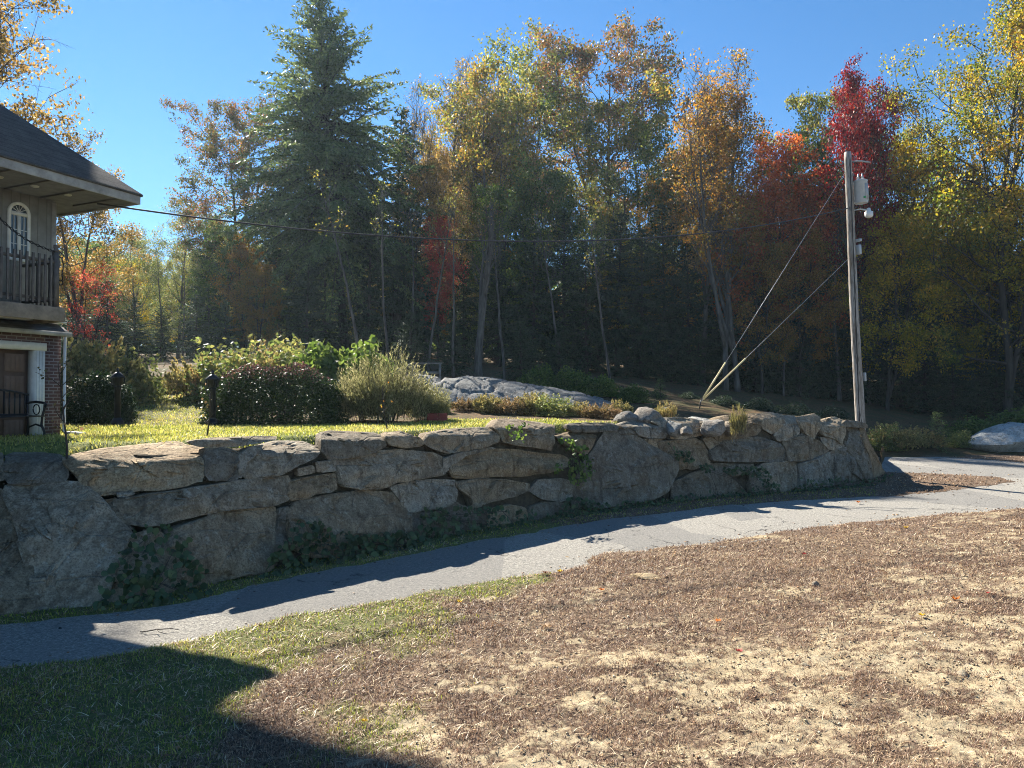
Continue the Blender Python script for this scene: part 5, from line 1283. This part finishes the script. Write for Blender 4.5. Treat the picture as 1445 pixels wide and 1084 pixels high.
def make_bush(name, seed, sx, sy, sz, n, leaf, mat, box=2.0, core=.35, lump=.22, up=0.0, stems=16, tip=None, plume=False):
    rng = np.random.RandomState(seed); G = Geo()
    for i in range(stems):
        a = rng.uniform(0, 6.28); r = rng.uniform(.0, .35); e = rng.uniform(.2, .85)
        p = bend(rng, (sx * r * math.cos(a), sy * r * math.sin(a), -.05), (math.cos(a) * e * sx, math.sin(a) * e * sy, sz * 1.2), sz * rng.uniform(.6, .95), 5, .12, .05)
        G.tube(p, np.linspace(.018, .004, 6), 4, False)
    d = rng.normal(size=(n, 3)); d[:, 2] = np.abs(d[:, 2]) * 1.0 - .12; d /= np.linalg.norm(d, axis=1)[:, None]
    k = (np.abs(d[:, 0]) ** box + np.abs(d[:, 1]) ** box + np.abs(d[:, 2]) ** box) ** (-1 / box)
    lm = np.array([mnoise.fractal(Vector(v) * 2.6 + Vector((seed, 0, 0)), 1, 2.1, 3) for v in d])
    r = (core + (1 - core) * rng.uniform(0, 1, n) ** .45) * (1 + lump * lm)
    C = d * (k * r)[:, None] * np.array((sx, sy, sz)); C[:, 2] = np.maximum(C[:, 2], .02)
    if plume:
        # upright feathery plumes: leaves strung along rising shoots
        m = max(60, n // 40); a = rng.uniform(0, 6.28, m); rr = np.sqrt(rng.uniform(0, 1, m))
        C = []; AX = []
        for j in range(m):
            b0 = np.array((sx * rr[j] * math.cos(a[j]) * .8, sy * rr[j] * math.sin(a[j]) * .8, sz * rng.uniform(.05, .45)))
            hh = sz * (1.05 - .55 * rr[j] ** 2) * rng.uniform(.6, 1.22) - b0[2]
            tilt = np.array((math.cos(a[j]) * .45 * rr[j] + rng.normal() * .16, math.sin(a[j]) * .45 * rr[j] + rng.normal() * .16, 1.0)); tilt /= np.linalg.norm(tilt)
            kk = n // m; t_ = rng.uniform(0, 1, kk)
            C.append(b0 + np.outer(t_ * max(hh, .2), tilt) + rng.normal(size=(kk, 3)) * (.075 * (1.05 - t_))[:, None]); AX.append(np.repeat(tilt[None], kk, 0))
            G.tube([b0, b0 + tilt * max(hh, .2)], [.006, .002], 3, False)
        C = np.concatenate(C); AX = np.concatenate(AX)
        V, Q = leaf_quads(C, leaf[0], leaf[1], rng, AX, .6)
    else:
        V, Q = leaf_quads(C, leaf[0], leaf[1], rng, np.array((0, 0, 1.))[None], up)
    me = npmesh(name + '_leaves', V, Q); me.materials.append(LF[mat])
    if tip is not None:
        me.materials.append(LF[tip]); hz_ = C[:, 2] / sz + rng.normal(size=len(C)) * .12
        me.polygons.foreach_set('material_index', (hz_ > .93).astype(np.int32))
    tr = G.mesh(name + '_stems', True); tr.materials.append(BK_D)
    return dict(name=name, leaves=me, stems=tr, sz=sz)
LF['hedge'] = leaf_mat('hedge_leaf', [(.1, (.012, .024, .010)), (.5, (.028, .05, .018)), (.9, (.07, .09, .03))], .25, .8, .6, 1.1)
LF['purple'] = leaf_mat('purple_tip', [(.1, (.05, .03, .03)), (.5, (.12, .065, .06)), (.9, (.22, .13, .10))], .35, .9, .6)
LF['plume'] = leaf_mat('plume_leaf', [(.1, (.13, .135, .06)), (.5, (.27, .26, .13)), (.9, (.46, .41, .25))], .5, .8, .55)
LF['fresh'] = leaf_mat('fresh_leaf', [(.1, (.06, .095, .025)), (.5, (.13, .18, .05)), (.9, (.25, .27, .10))], .5, .6, .5)
LF['gold'] = leaf_mat('weed_gold', [(.1, (.12, .12, .05)), (.4, (.26, .235, .10)), (.7, (.40, .32, .15)), (.95, (.36, .20, .11))], .45, .9, .5)
LF['rust'] = leaf_mat('weed_rust', [(.1, (.09, .085, .04)), (.4, (.21, .16, .08)), (.7, (.34, .22, .13)), (.95, (.44, .34, .22))], .42, .9, .5)
LF['ivy'] = leaf_mat('ivy_leaf', [(.1, (.03, .05, .025)), (.5, (.055, .09, .042)), (.9, (.09, .13, .06))], .3, 1.0, .6, 1.1)
BU = {}
BU['hedge'] = make_bush('hedge', 51, 2.05, .95, 1.62, 26000, (.075, .05), 'hedge', 3.2, .55, .16, .1, 26, 'purple')
BU['round'] = make_bush('roundhedge', 52, 1.0, .8, 1.55, 15000, (.07, .05), 'hedge', 3.0, .5, .15, .1)
BU['plume'] = make_bush('plumebush', 53, 1.35, 1.0, 1.95, 26000, (.11, .022), 'plume', stems=20, plume=True)
BU['fresh'] = make_bush('freshbush', 54, 1.1, .9, 1.2, 5000, (.14, .09), 'fresh', 2.0, .3, .4, .1)
BU['gold'] = make_bush('goldbush', 55, .85, .7, .95, 6500, (.09, .042), 'gold', plume=True)
BU['rust'] = make_bush('rustbush', 56, .85, .7, .95, 6500, (.085, .036), 'rust', plume=True)
BU['wild'] = make_bush('wildbush', 57, .9, .7, 1.0, 4200, (.10, .06), 'pale', 2.0, .15, .8, .2)
BU['dgreen'] = make_bush('dgreenbush', 58, 1.2, 1.0, 1.2, 6000, (.11, .075), 'green', 2.0, .3, .4, .1)
BU['dark'] = make_bush('darkbush', 68, 1.2, 1.0, 1.2, 6000, (.11, .075), 'darkfir', 2.0, .3, .6, .1)  # leaf colour darkened to stand in for shade on these bushes
BU['tuft'] = make_bush('tuftweed', 59, .42, .3, .5, 1400, (.16, .018), 'gold', stems=6, plume=True)
def bush(name, key, px, Y, top, label, cat='shrub', wide=1.0, rot=0.0, group=None, dz=0.0):
    d = BU[key]; X = (px - 722.5) / F * Y; z = hz(X, Y) + dz
    s = (EYE + (560 - top) / F * Y - z) / d['sz']
    r = thing(name, label, cat, (X, Y, z), rot, group); r.scale = (s * wide, s * wide, s)
    for part in ('leaves', 'stems'):
        o = bpy.data.objects.new(part, d[part]); COL.objects.link(o); o.parent = r
    return r
bush('hedge', 'round', 141, 21.6, 530, 'dark clipped hedge nearer the house, left of the garden path', 'hedge', 1.02)
bush('hedge', 'hedge', 388, 21.0, 519, 'wide dark hedge with purple-brown tips, right of the garden path', 'hedge', 1.0)
bush('feathery_shrub', 'plume', 547, 21.2, 505, 'feathery olive-tan shrub right of the wide hedge', 'shrub', .98)
bush('feathery_shrub', 'plume', 603, 22.0, 545, 'low feathery olive-tan shrub between the tall feathery one and the red block', 'shrub', 1.25, 2.0)
bush('feathery_shrub', 'plume', 507, 21.9, 522, 'feathery olive-tan shrub squeezed between the wide hedge and the tallest feathery one', 'shrub', .8, 4.0)
bush('shrub', 'fresh', 480, 27, 480, 'bright green leafy shrub behind the right end of the wide hedge', 'shrub', .95)
for px, Y, top, k, lab, wd in ((118, 27, 487, 'gold', 'yellowing shrub behind the dark hedge by the house', 1.2), (172, 28, 505, 'wild', 'pale green shrub showing above the right of the dark hedge by the house', 1.0), (212, 31.5, 532, 'fresh', 'low sunlit yellow-green shrub at the far end of the garden path, left side', .9), (252, 32, 528, 'wild', 'low pale shrub closing the far end of the garden path', 1.1),
        (288, 29, 505, 'gold', 'golden shrub behind the left end of the wide hedge', 1.15), (330, 28.5, 498, 'wild', 'pale green shrub above the left half of the wide hedge', 1.2), (378, 30, 488, 'gold', 'golden-green shrub above the middle of the wide hedge', 1.2), (428, 29, 496, 'wild', 'pale shrub between the golden shrub and the bright green one', 1.1),
        (620, 24.6, 560, 'dgreen', 'dark green shrub just right of the feathery one', .7), (655, 25.2, 562, 'rust', 'rusty brown wild shrub behind the red block', 1.5), (690, 25, 558, 'gold', 'golden wild shrub left of the middle of the ledge', 1.42), (722, 24.6, 562, 'rust', 'rust-coloured wild shrub under the middle of the ledge', 1.42), (752, 25, 556, 'gold', 'yellow wild shrub under the ledge, tallest of the belt', 1.35),
        (782, 24.4, 562, 'wild', 'pale wild shrub at the right of the belt under the ledge', 1.35), (815, 24.6, 568, 'gold', 'low golden weeds under the right end of the ledge', 1.65), (850, 24.0, 570, 'rust', 'low ochre weeds left of the rock pile', 1.8), (874, 25.0, 566, 'gold', 'low yellow weeds touching the rock pile', 1.0),
        (762, 35.5, 518, 'dgreen', 'green bush behind the ledge, lit at its top', 1.0), (805, 36, 522, 'dgreen', 'dull green bush behind the middle of the ledge', 1.1), (848, 36, 532, 'dgreen', 'dull green bush behind the right end of the ledge', 1.1), (892, 34, 545, 'dgreen', 'dark green bush behind the rock pile', 1.0),
        (925, 39, 553, 'dark', 'low dark bush left of the guy-wire foot at the edge of the shade', 1.7), (972, 41, 555, 'dark', 'low dark bush straight behind the guy-wire foot', 1.8), (1022, 40, 561, 'dark', 'low dark bush just right of the guy-wire foot', 1.8), (1072, 41, 565, 'dark', 'low dark bush in the shade midway between guy wires and pole', 1.8), (1124, 40, 573, 'dark', 'low dark bush above the right part of the wall', 1.8), (1172, 41, 579, 'dark', 'low dark bush just left of the utility pole', 1.7), (1248, 38.2, 606, 'wild', 'thin pale shrub just right of the wall end beyond the drive', .9), (1275, 39, 612, 'rust', 'brown shrub left of the small pine beyond the drive', 1.0), (1262, 38.6, 600, 'gold', 'golden weeds beyond the drive, right beside the thin pale shrub', 1.5), (1300, 39.2, 606, 'gold', 'golden weeds at the left foot of the small pine beyond the drive', 1.6), (1352, 39.6, 612, 'wild', 'pale low shrub at the right of the small pine beyond the drive', 1.4), (1375, 41.5, 592, 'dgreen', 'dark green shrub left of the big pale boulder', 1.2), (1440, 42.5, 578, 'dgreen', 'dark green shrub behind the big pale boulder', 1.3)):
    bush('wild_shrub', k, px, Y, top, lab, 'shrub', wd, px * .37)
bush('weed_tuft', 'tuft', 940, 23.6, 570, 'bright yellow weed tuft on top of the rock pile', 'weed', .8)
bush('weed_tuft', 'tuft', 1042, 22.6, 578, 'thin yellow-green weed above the cap stones right of the anchor', 'weed', .45)
tree('pine_sapling', 'pine', 1322, 38.6, 582, 'small bright green pine sapling beyond the drive', 'pine', 1.1, .3)
tree('pine_sapling', 'pine', 932, 31, 535, 'small pine sapling in the shade behind the rock pile', 'pine', 1.0, 1.3)
# saplings on the lawn
def sapling(px, Y, h, lean, label, leafm, seed, nl, spread):
    rng = np.random.RandomState(seed); p = at(px, 600, Y); z = hz(p.x, Y)
    r = thing('sapling', label, 'sapling', (p.x, Y, z))
    G = Geo(); st = bend(rng, (0, 0, -.05), (lean, 0, 1), h, 9, .05, .02); G.tube(st, np.linspace(.02, .006, 10), 6)
    tips = []
    for i in range(9):
        j = 3 + i * 6 // 9; a = rng.uniform(0, 6.28)
        b = bend(rng, st[j], (math.cos(a) * .8, math.sin(a) * .8, .8), h * spread * rng.uniform(.5, 1.1), 5, .12, .03); G.tube(b, np.linspace(.008, .003, 6), 4, False); tips += [b[-1], b[-2], b[3]]
    G.obj('trunk', BK_D, r, True)
    T = np.array(tips); C = T[rng.randint(0, len(T), nl)] + rng.normal(size=(nl, 3)) * .05
    V, Q = leaf_shapes(C, .05, rng, (0, 0, -1.), .4); link('crown', npmesh('sapling_leaves', V, Q), LF[leafm], r)
sapling(96, 12.0, 1.75, -.06, 'thin sapling with sparse reddish leaves on the lawn in front of the brick wall corner', 'rust', 61, 46, .28)
sapling(292, 14.6, .95, .12, 'small twiggy sapling on the lawn in front of the right lamp post', 'rust', 62, 12, .4)
sapling(547, 17.0, 1.1, -.05, 'tiny sapling with a few orange leaves before the feathery shrub', 'orange', 63, 9, .3)

# creepers on the foot of the wall
def creeper(poly, n, size, label, seed, out=.2, mat='ivy', per=1.0):
    rng = np.random.RandomState(seed); P0 = np.asarray(poly, float)
    lo, hi = P0.min(0), P0.max(0); C = []; N = []
    q = rng.uniform(lo, hi, size=(n * 6, 2)); sdv = poly_sd(q[:, 0], q[:, 1], P0)
    sdv = sdv + (fbm(q[:, 0] * .06, q[:, 1] * .06 + seed, 3) - .5) * 26
    q = q[sdv < 0][:n]
    nv = wall_normal(min(max(P0[:, 0].mean(), -150), 1230))
    S0 = wallpos(q[:, 0], q[:, 1], 0.0)
    S0 = S0 + nv[None] * (out + rng.uniform(0, .22, len(q)) + .18 * fbm(q[:, 0] * .1, q[:, 1] * .1, 2))[:, None]
    S0[:, 2] = np.maximum(S0[:, 2], .05)
    c0 = S0.mean(0); r = thing('creeper', label, 'creeper', tuple(c0), 0, 'leafy creepers along the foot of the wall')
    V, Q = leaf_shapes(S0 - c0, size, rng, (0, 0, -1.), .45, nv + np.array((0, 0, .5)), .62)
    link('leaves', npmesh('creeper_leaves', V, Q), LF[mat], r)
    G = Geo()
    for k in range(7):
        i0 = rng.randint(0, len(S0)); i1 = rng.randint(0, len(S0)); a, b = S0[i0] - c0, S0[i1] - c0; m = (a + b) / 2 + nv * .03
        G.tube([a, m, b], .006, 4, False)
    G.obj('stem', BK_D, r)
    return r
creeper([(185, 742), (230, 738), (262, 760), (285, 800), (292, 842), (190, 856), (120, 850), (150, 800)], 260, .105, 'large-leaved dark creeper at the foot of the wall, right of the huge slanting boulder', 71)
creeper([(372, 770), (392, 738), (430, 728), (450, 745), (480, 762), (478, 792), (400, 806), (350, 822), (352, 800)], 210, .105, 'large-leaved dark creeper between the second and third big base boulders from the left', 72)
creeper([(476, 760), (560, 752), (612, 748), (610, 772), (540, 786), (470, 800)], 230, .13, 'low dark creeper along the foot of the pale-streaked boulder', 73)
creeper([(580, 722), (620, 712), (690, 716), (740, 722), (735, 742), (660, 756), (590, 768)], 260, .11, 'small-leaved creeper under the rounded pale boulder in mid wall', 74)
creeper([(784, 622), (800, 615), (818, 632), (822, 660), (812, 692), (800, 676), (790, 650), (776, 668), (768, 662), (786, 642)], 190, .10, 'bright green creeper hanging down the joint left of the huge triangular boulder', 75, .12, 'green')
creeper([(800, 700), (860, 705), (930, 700), (975, 690), (985, 708), (900, 722), (800, 735), (750, 742), (756, 722)], 420, .10, 'small-leaved creeper under the huge triangular boulder', 76)
creeper([(985, 660), (1040, 652), (1072, 662), (1065, 680), (1010, 690), (975, 702), (1060, 702), (1110, 695), (1100, 684)], 330, .09, 'mossy creeper in the shaded joints right of the huge triangular boulder', 77)
creeper([(1120, 676), (1180, 676), (1225, 670), (1248, 672), (1240, 690), (1160, 697), (1100, 702)], 330, .085, 'low creeper along the foot of the right end of the wall', 78)
creeper([(935, 625), (955, 632), (975, 650), (960, 660), (940, 645)], 60, .09, 'small tuft of creeper right of the peak of the huge triangular boulder', 79, .1)
creeper([(700, 600), (722, 596), (728, 612), (718, 628), (704, 616)], 60, .085, 'small green creeper beside the pale top boulder', 80, .2, 'green')

# ================================================================ small things on the ground
def on_field(x, y):
    p = gnd(x, y); X = np.array([p.x]); Y = np.array([p.y]); s = sd_drive(X, Y)
    z = max(float(field_z(X, Y, s)[0]), 0.0); return Vector((p.x, p.y, z))
LC = {'yellow': (.75, .50, .03), 'orange': (.62, .20, .03), 'red': (.38, .04, .035), 'brown': (.24, .11, .05), 'tan': (.50, .33, .18)}
LM = {}
for k, c in LC.items():
    t = NT('fallen_' + k); n = t.noise(t.coord('Object'), 30, 3); cc = t.ramp(n, [(.3, tuple(v * .7 for v in c)), (.7, c)])
    pb_ = t.pbr(cc, .6); tr_ = t.n('ShaderNodeBsdfTranslucent'); t.l(cc, tr_.inputs[0]); mx = t.n('ShaderNodeMixShader'); mx.inputs[0].default_value = .35; t.l(pb_, mx.inputs[1]); t.l(tr_.outputs[0], mx.inputs[2]); LM[k] = t.done(mx.outputs[0])
LEAF_OUT = [(0, -.5), (.16, -.30), (.45, -.36), (.33, -.08), (.52, .16), (.24, .17), (.0, .58), (-.24, .17), (-.52, .16), (-.33, -.08), (-.45, -.36), (-.16, -.30)]
def fallen(x, y, col, size, lab, seed):
    rg = random.Random(seed); G = Geo(); a = rg.uniform(0, 6.28); V = [(0, 0, .012)]
    for u, v in LEAF_OUT:
        r = math.hypot(u, v); V.append(((u * math.cos(a) - v * math.sin(a)) * size, (u * math.sin(a) + v * math.cos(a)) * size, .01 + r * r * size * rg.uniform(.5, 1.5) + rg.uniform(0, .012)))
    V = V + [(p[0], p[1], p[2] - .002) for p in V]
    n = 12; j = np.arange(n); f = np.stack([np.zeros(n, int), 1 + j, 1 + (j + 1) % n], -1); f2 = np.stack([np.full(n, 13), 14 + (j + 1) % n, 14 + j], -1)
    G.add(V, [f, f2]); o = G.obj('fallen_leaf', LM[col]); o.location = on_field(x, y) + Vector((0, 0, .02)); tag(o, lab, 'fallen leaf', 'fallen leaves')
for i, (x, y, c, s, lab) in enumerate(((649, 856, 'yellow', .10, 'bright yellow fallen leaf on brown grass, nearest the green strip beside the drive'), (770, 813, 'brown', .12, 'brown fallen leaf at the edge of the drive beside a yellow one'), (790, 811, 'yellow', .11, 'yellow fallen leaf at the edge of the drive beside a brown one'), (849, 839, 'orange', .10, 'orange fallen leaf just left of the flat pale stone'), (771, 888, 'tan', .13, 'pale tan curled leaf alone on the brown grass'),
        (1211, 711, 'orange', .17, 'orange leaf lying on the asphalt near the wall end'), (1349, 852, 'orange', .13, 'large orange leaf in the brown grass at the far right'), (1301, 874, 'yellow', .10, 'amber leaf in the brown grass near the large orange one'), (1013, 881, 'orange', .10, 'small orange leaf on the brown grass in the middle of the field'), (1043, 926, 'red', .09, 'dark red leaf at the edge of the sandy patches'), (1135, 786, 'red', .09, 'small red leaf on the grass below the drive'), (514, 1024, 'yellow', .06, 'small yellow leaf near the house shadow tip'), (1278, 747, 'yellow', .12, 'yellow leaf on the grass edge below the drive, farthest right'), (1394, 845, 'red', .08, 'small red leaf near the right edge of the picture'))):
    fallen(x, y, c, s, lab, i)
M_SANDST = rock_mat('sandy_stone', (.30, .24, .15), (.46, .38, .26), (.58, .50, .36), stain=(.3, .22, .14), sc=3)
def stone(x, y, sx, sy, sz, mat, lab, seed):
    p = on_field(x, y)
    o = rock('field_stone', lab, 'stone', 722.5 + F * p.x / p.y, p.y, sx, sy, sz, seed, mat, 'stones in the field', .3, seed * .7, z=p.z - .02, segs=(18, 11))
stone(912, 819, .34, .2, .07, M_SANDST, 'flat pale stone half sunk in the brown grass below the drive', 31)
stone(1150, 826, .10, .08, .06, M_ROCK2, 'small dark grey stone in the brown grass right of the flat pale stone', 32)
stone(1358, 951, .16, .08, .05, M_SANDST, 'pale stone in the bare sand at the right', 33)
stone(1188, 960, .06, .04, .03, M_SANDST, 'little pale stone in the middle of the bare sand', 34)
stone(1136, 943, .08, .05, .04, M_SANDST, 'rounded pale stone left of the bare sand', 35)
stone(763, 942, .035, .03, .025, M_ROCK2, 'tiny dark stone among sandy streaks', 36)
stone(856, 983, .05, .04, .03, M_ROCK2, 'small dark stone near the sandy crescent', 37)
stone(958, 1001, .05, .05, .03, M_PALER, 'grey pebble at the lower edge of the field', 38)
stone(800, 786, .10, .07, .025, M_SANDST, 'pale flat stone lying on the asphalt edge', 39)
stone(85, 887, .035, .03, .03, M_IRON, 'small black stone on the sunlit asphalt at the left', 40)
# twig on the drive
p = gnd(222, 891, .02); G = Geo(); rng = np.random.RandomState(3)
G.tube([(-.22, 0, .0), (-.1, -.06, .02), (.0, -.02, .03), (.16, .05, .02), (.28, .02, .01)], [.005, .007, .007, .005, .003], 5); G.tube([(.0, -.02, .03), (.08, -.12, .03), (.2, -.14, .01)], [.005, .004, .002], 4); G.tube([(-.1, -.06, .02), (-.16, -.14, .02)], [.004, .002], 4)
o = G.obj('twig', BK_D); o.location = p; tag(o, 'bent dry twig lying on the sunlit asphalt', 'twig')
# ================================================================ the far wood: one leafy mass beyond the last trees
rng = np.random.RandomState(77); n = 42000
c = rng.uniform(-420, 1860, n); Y = rng.uniform(104, 130, n); X = (c - 722.5) / F * Y; z0 = H(X, Y)
top = (3 + (560 - (392 + (fbm(c * .02, Y * .05, 4) - .5) * 90)) / F * Y) - z0
Cc = np.stack([X, Y, z0 + np.maximum(top, 2) * rng.uniform(0, 1, n) ** .8], -1)
V, Q = leaf_quads(Cc, 1.3, .9, rng)
me = npmesh('far_wood', V, Q); tag(link('far_wood', me, LF['green']), kind='stuff')
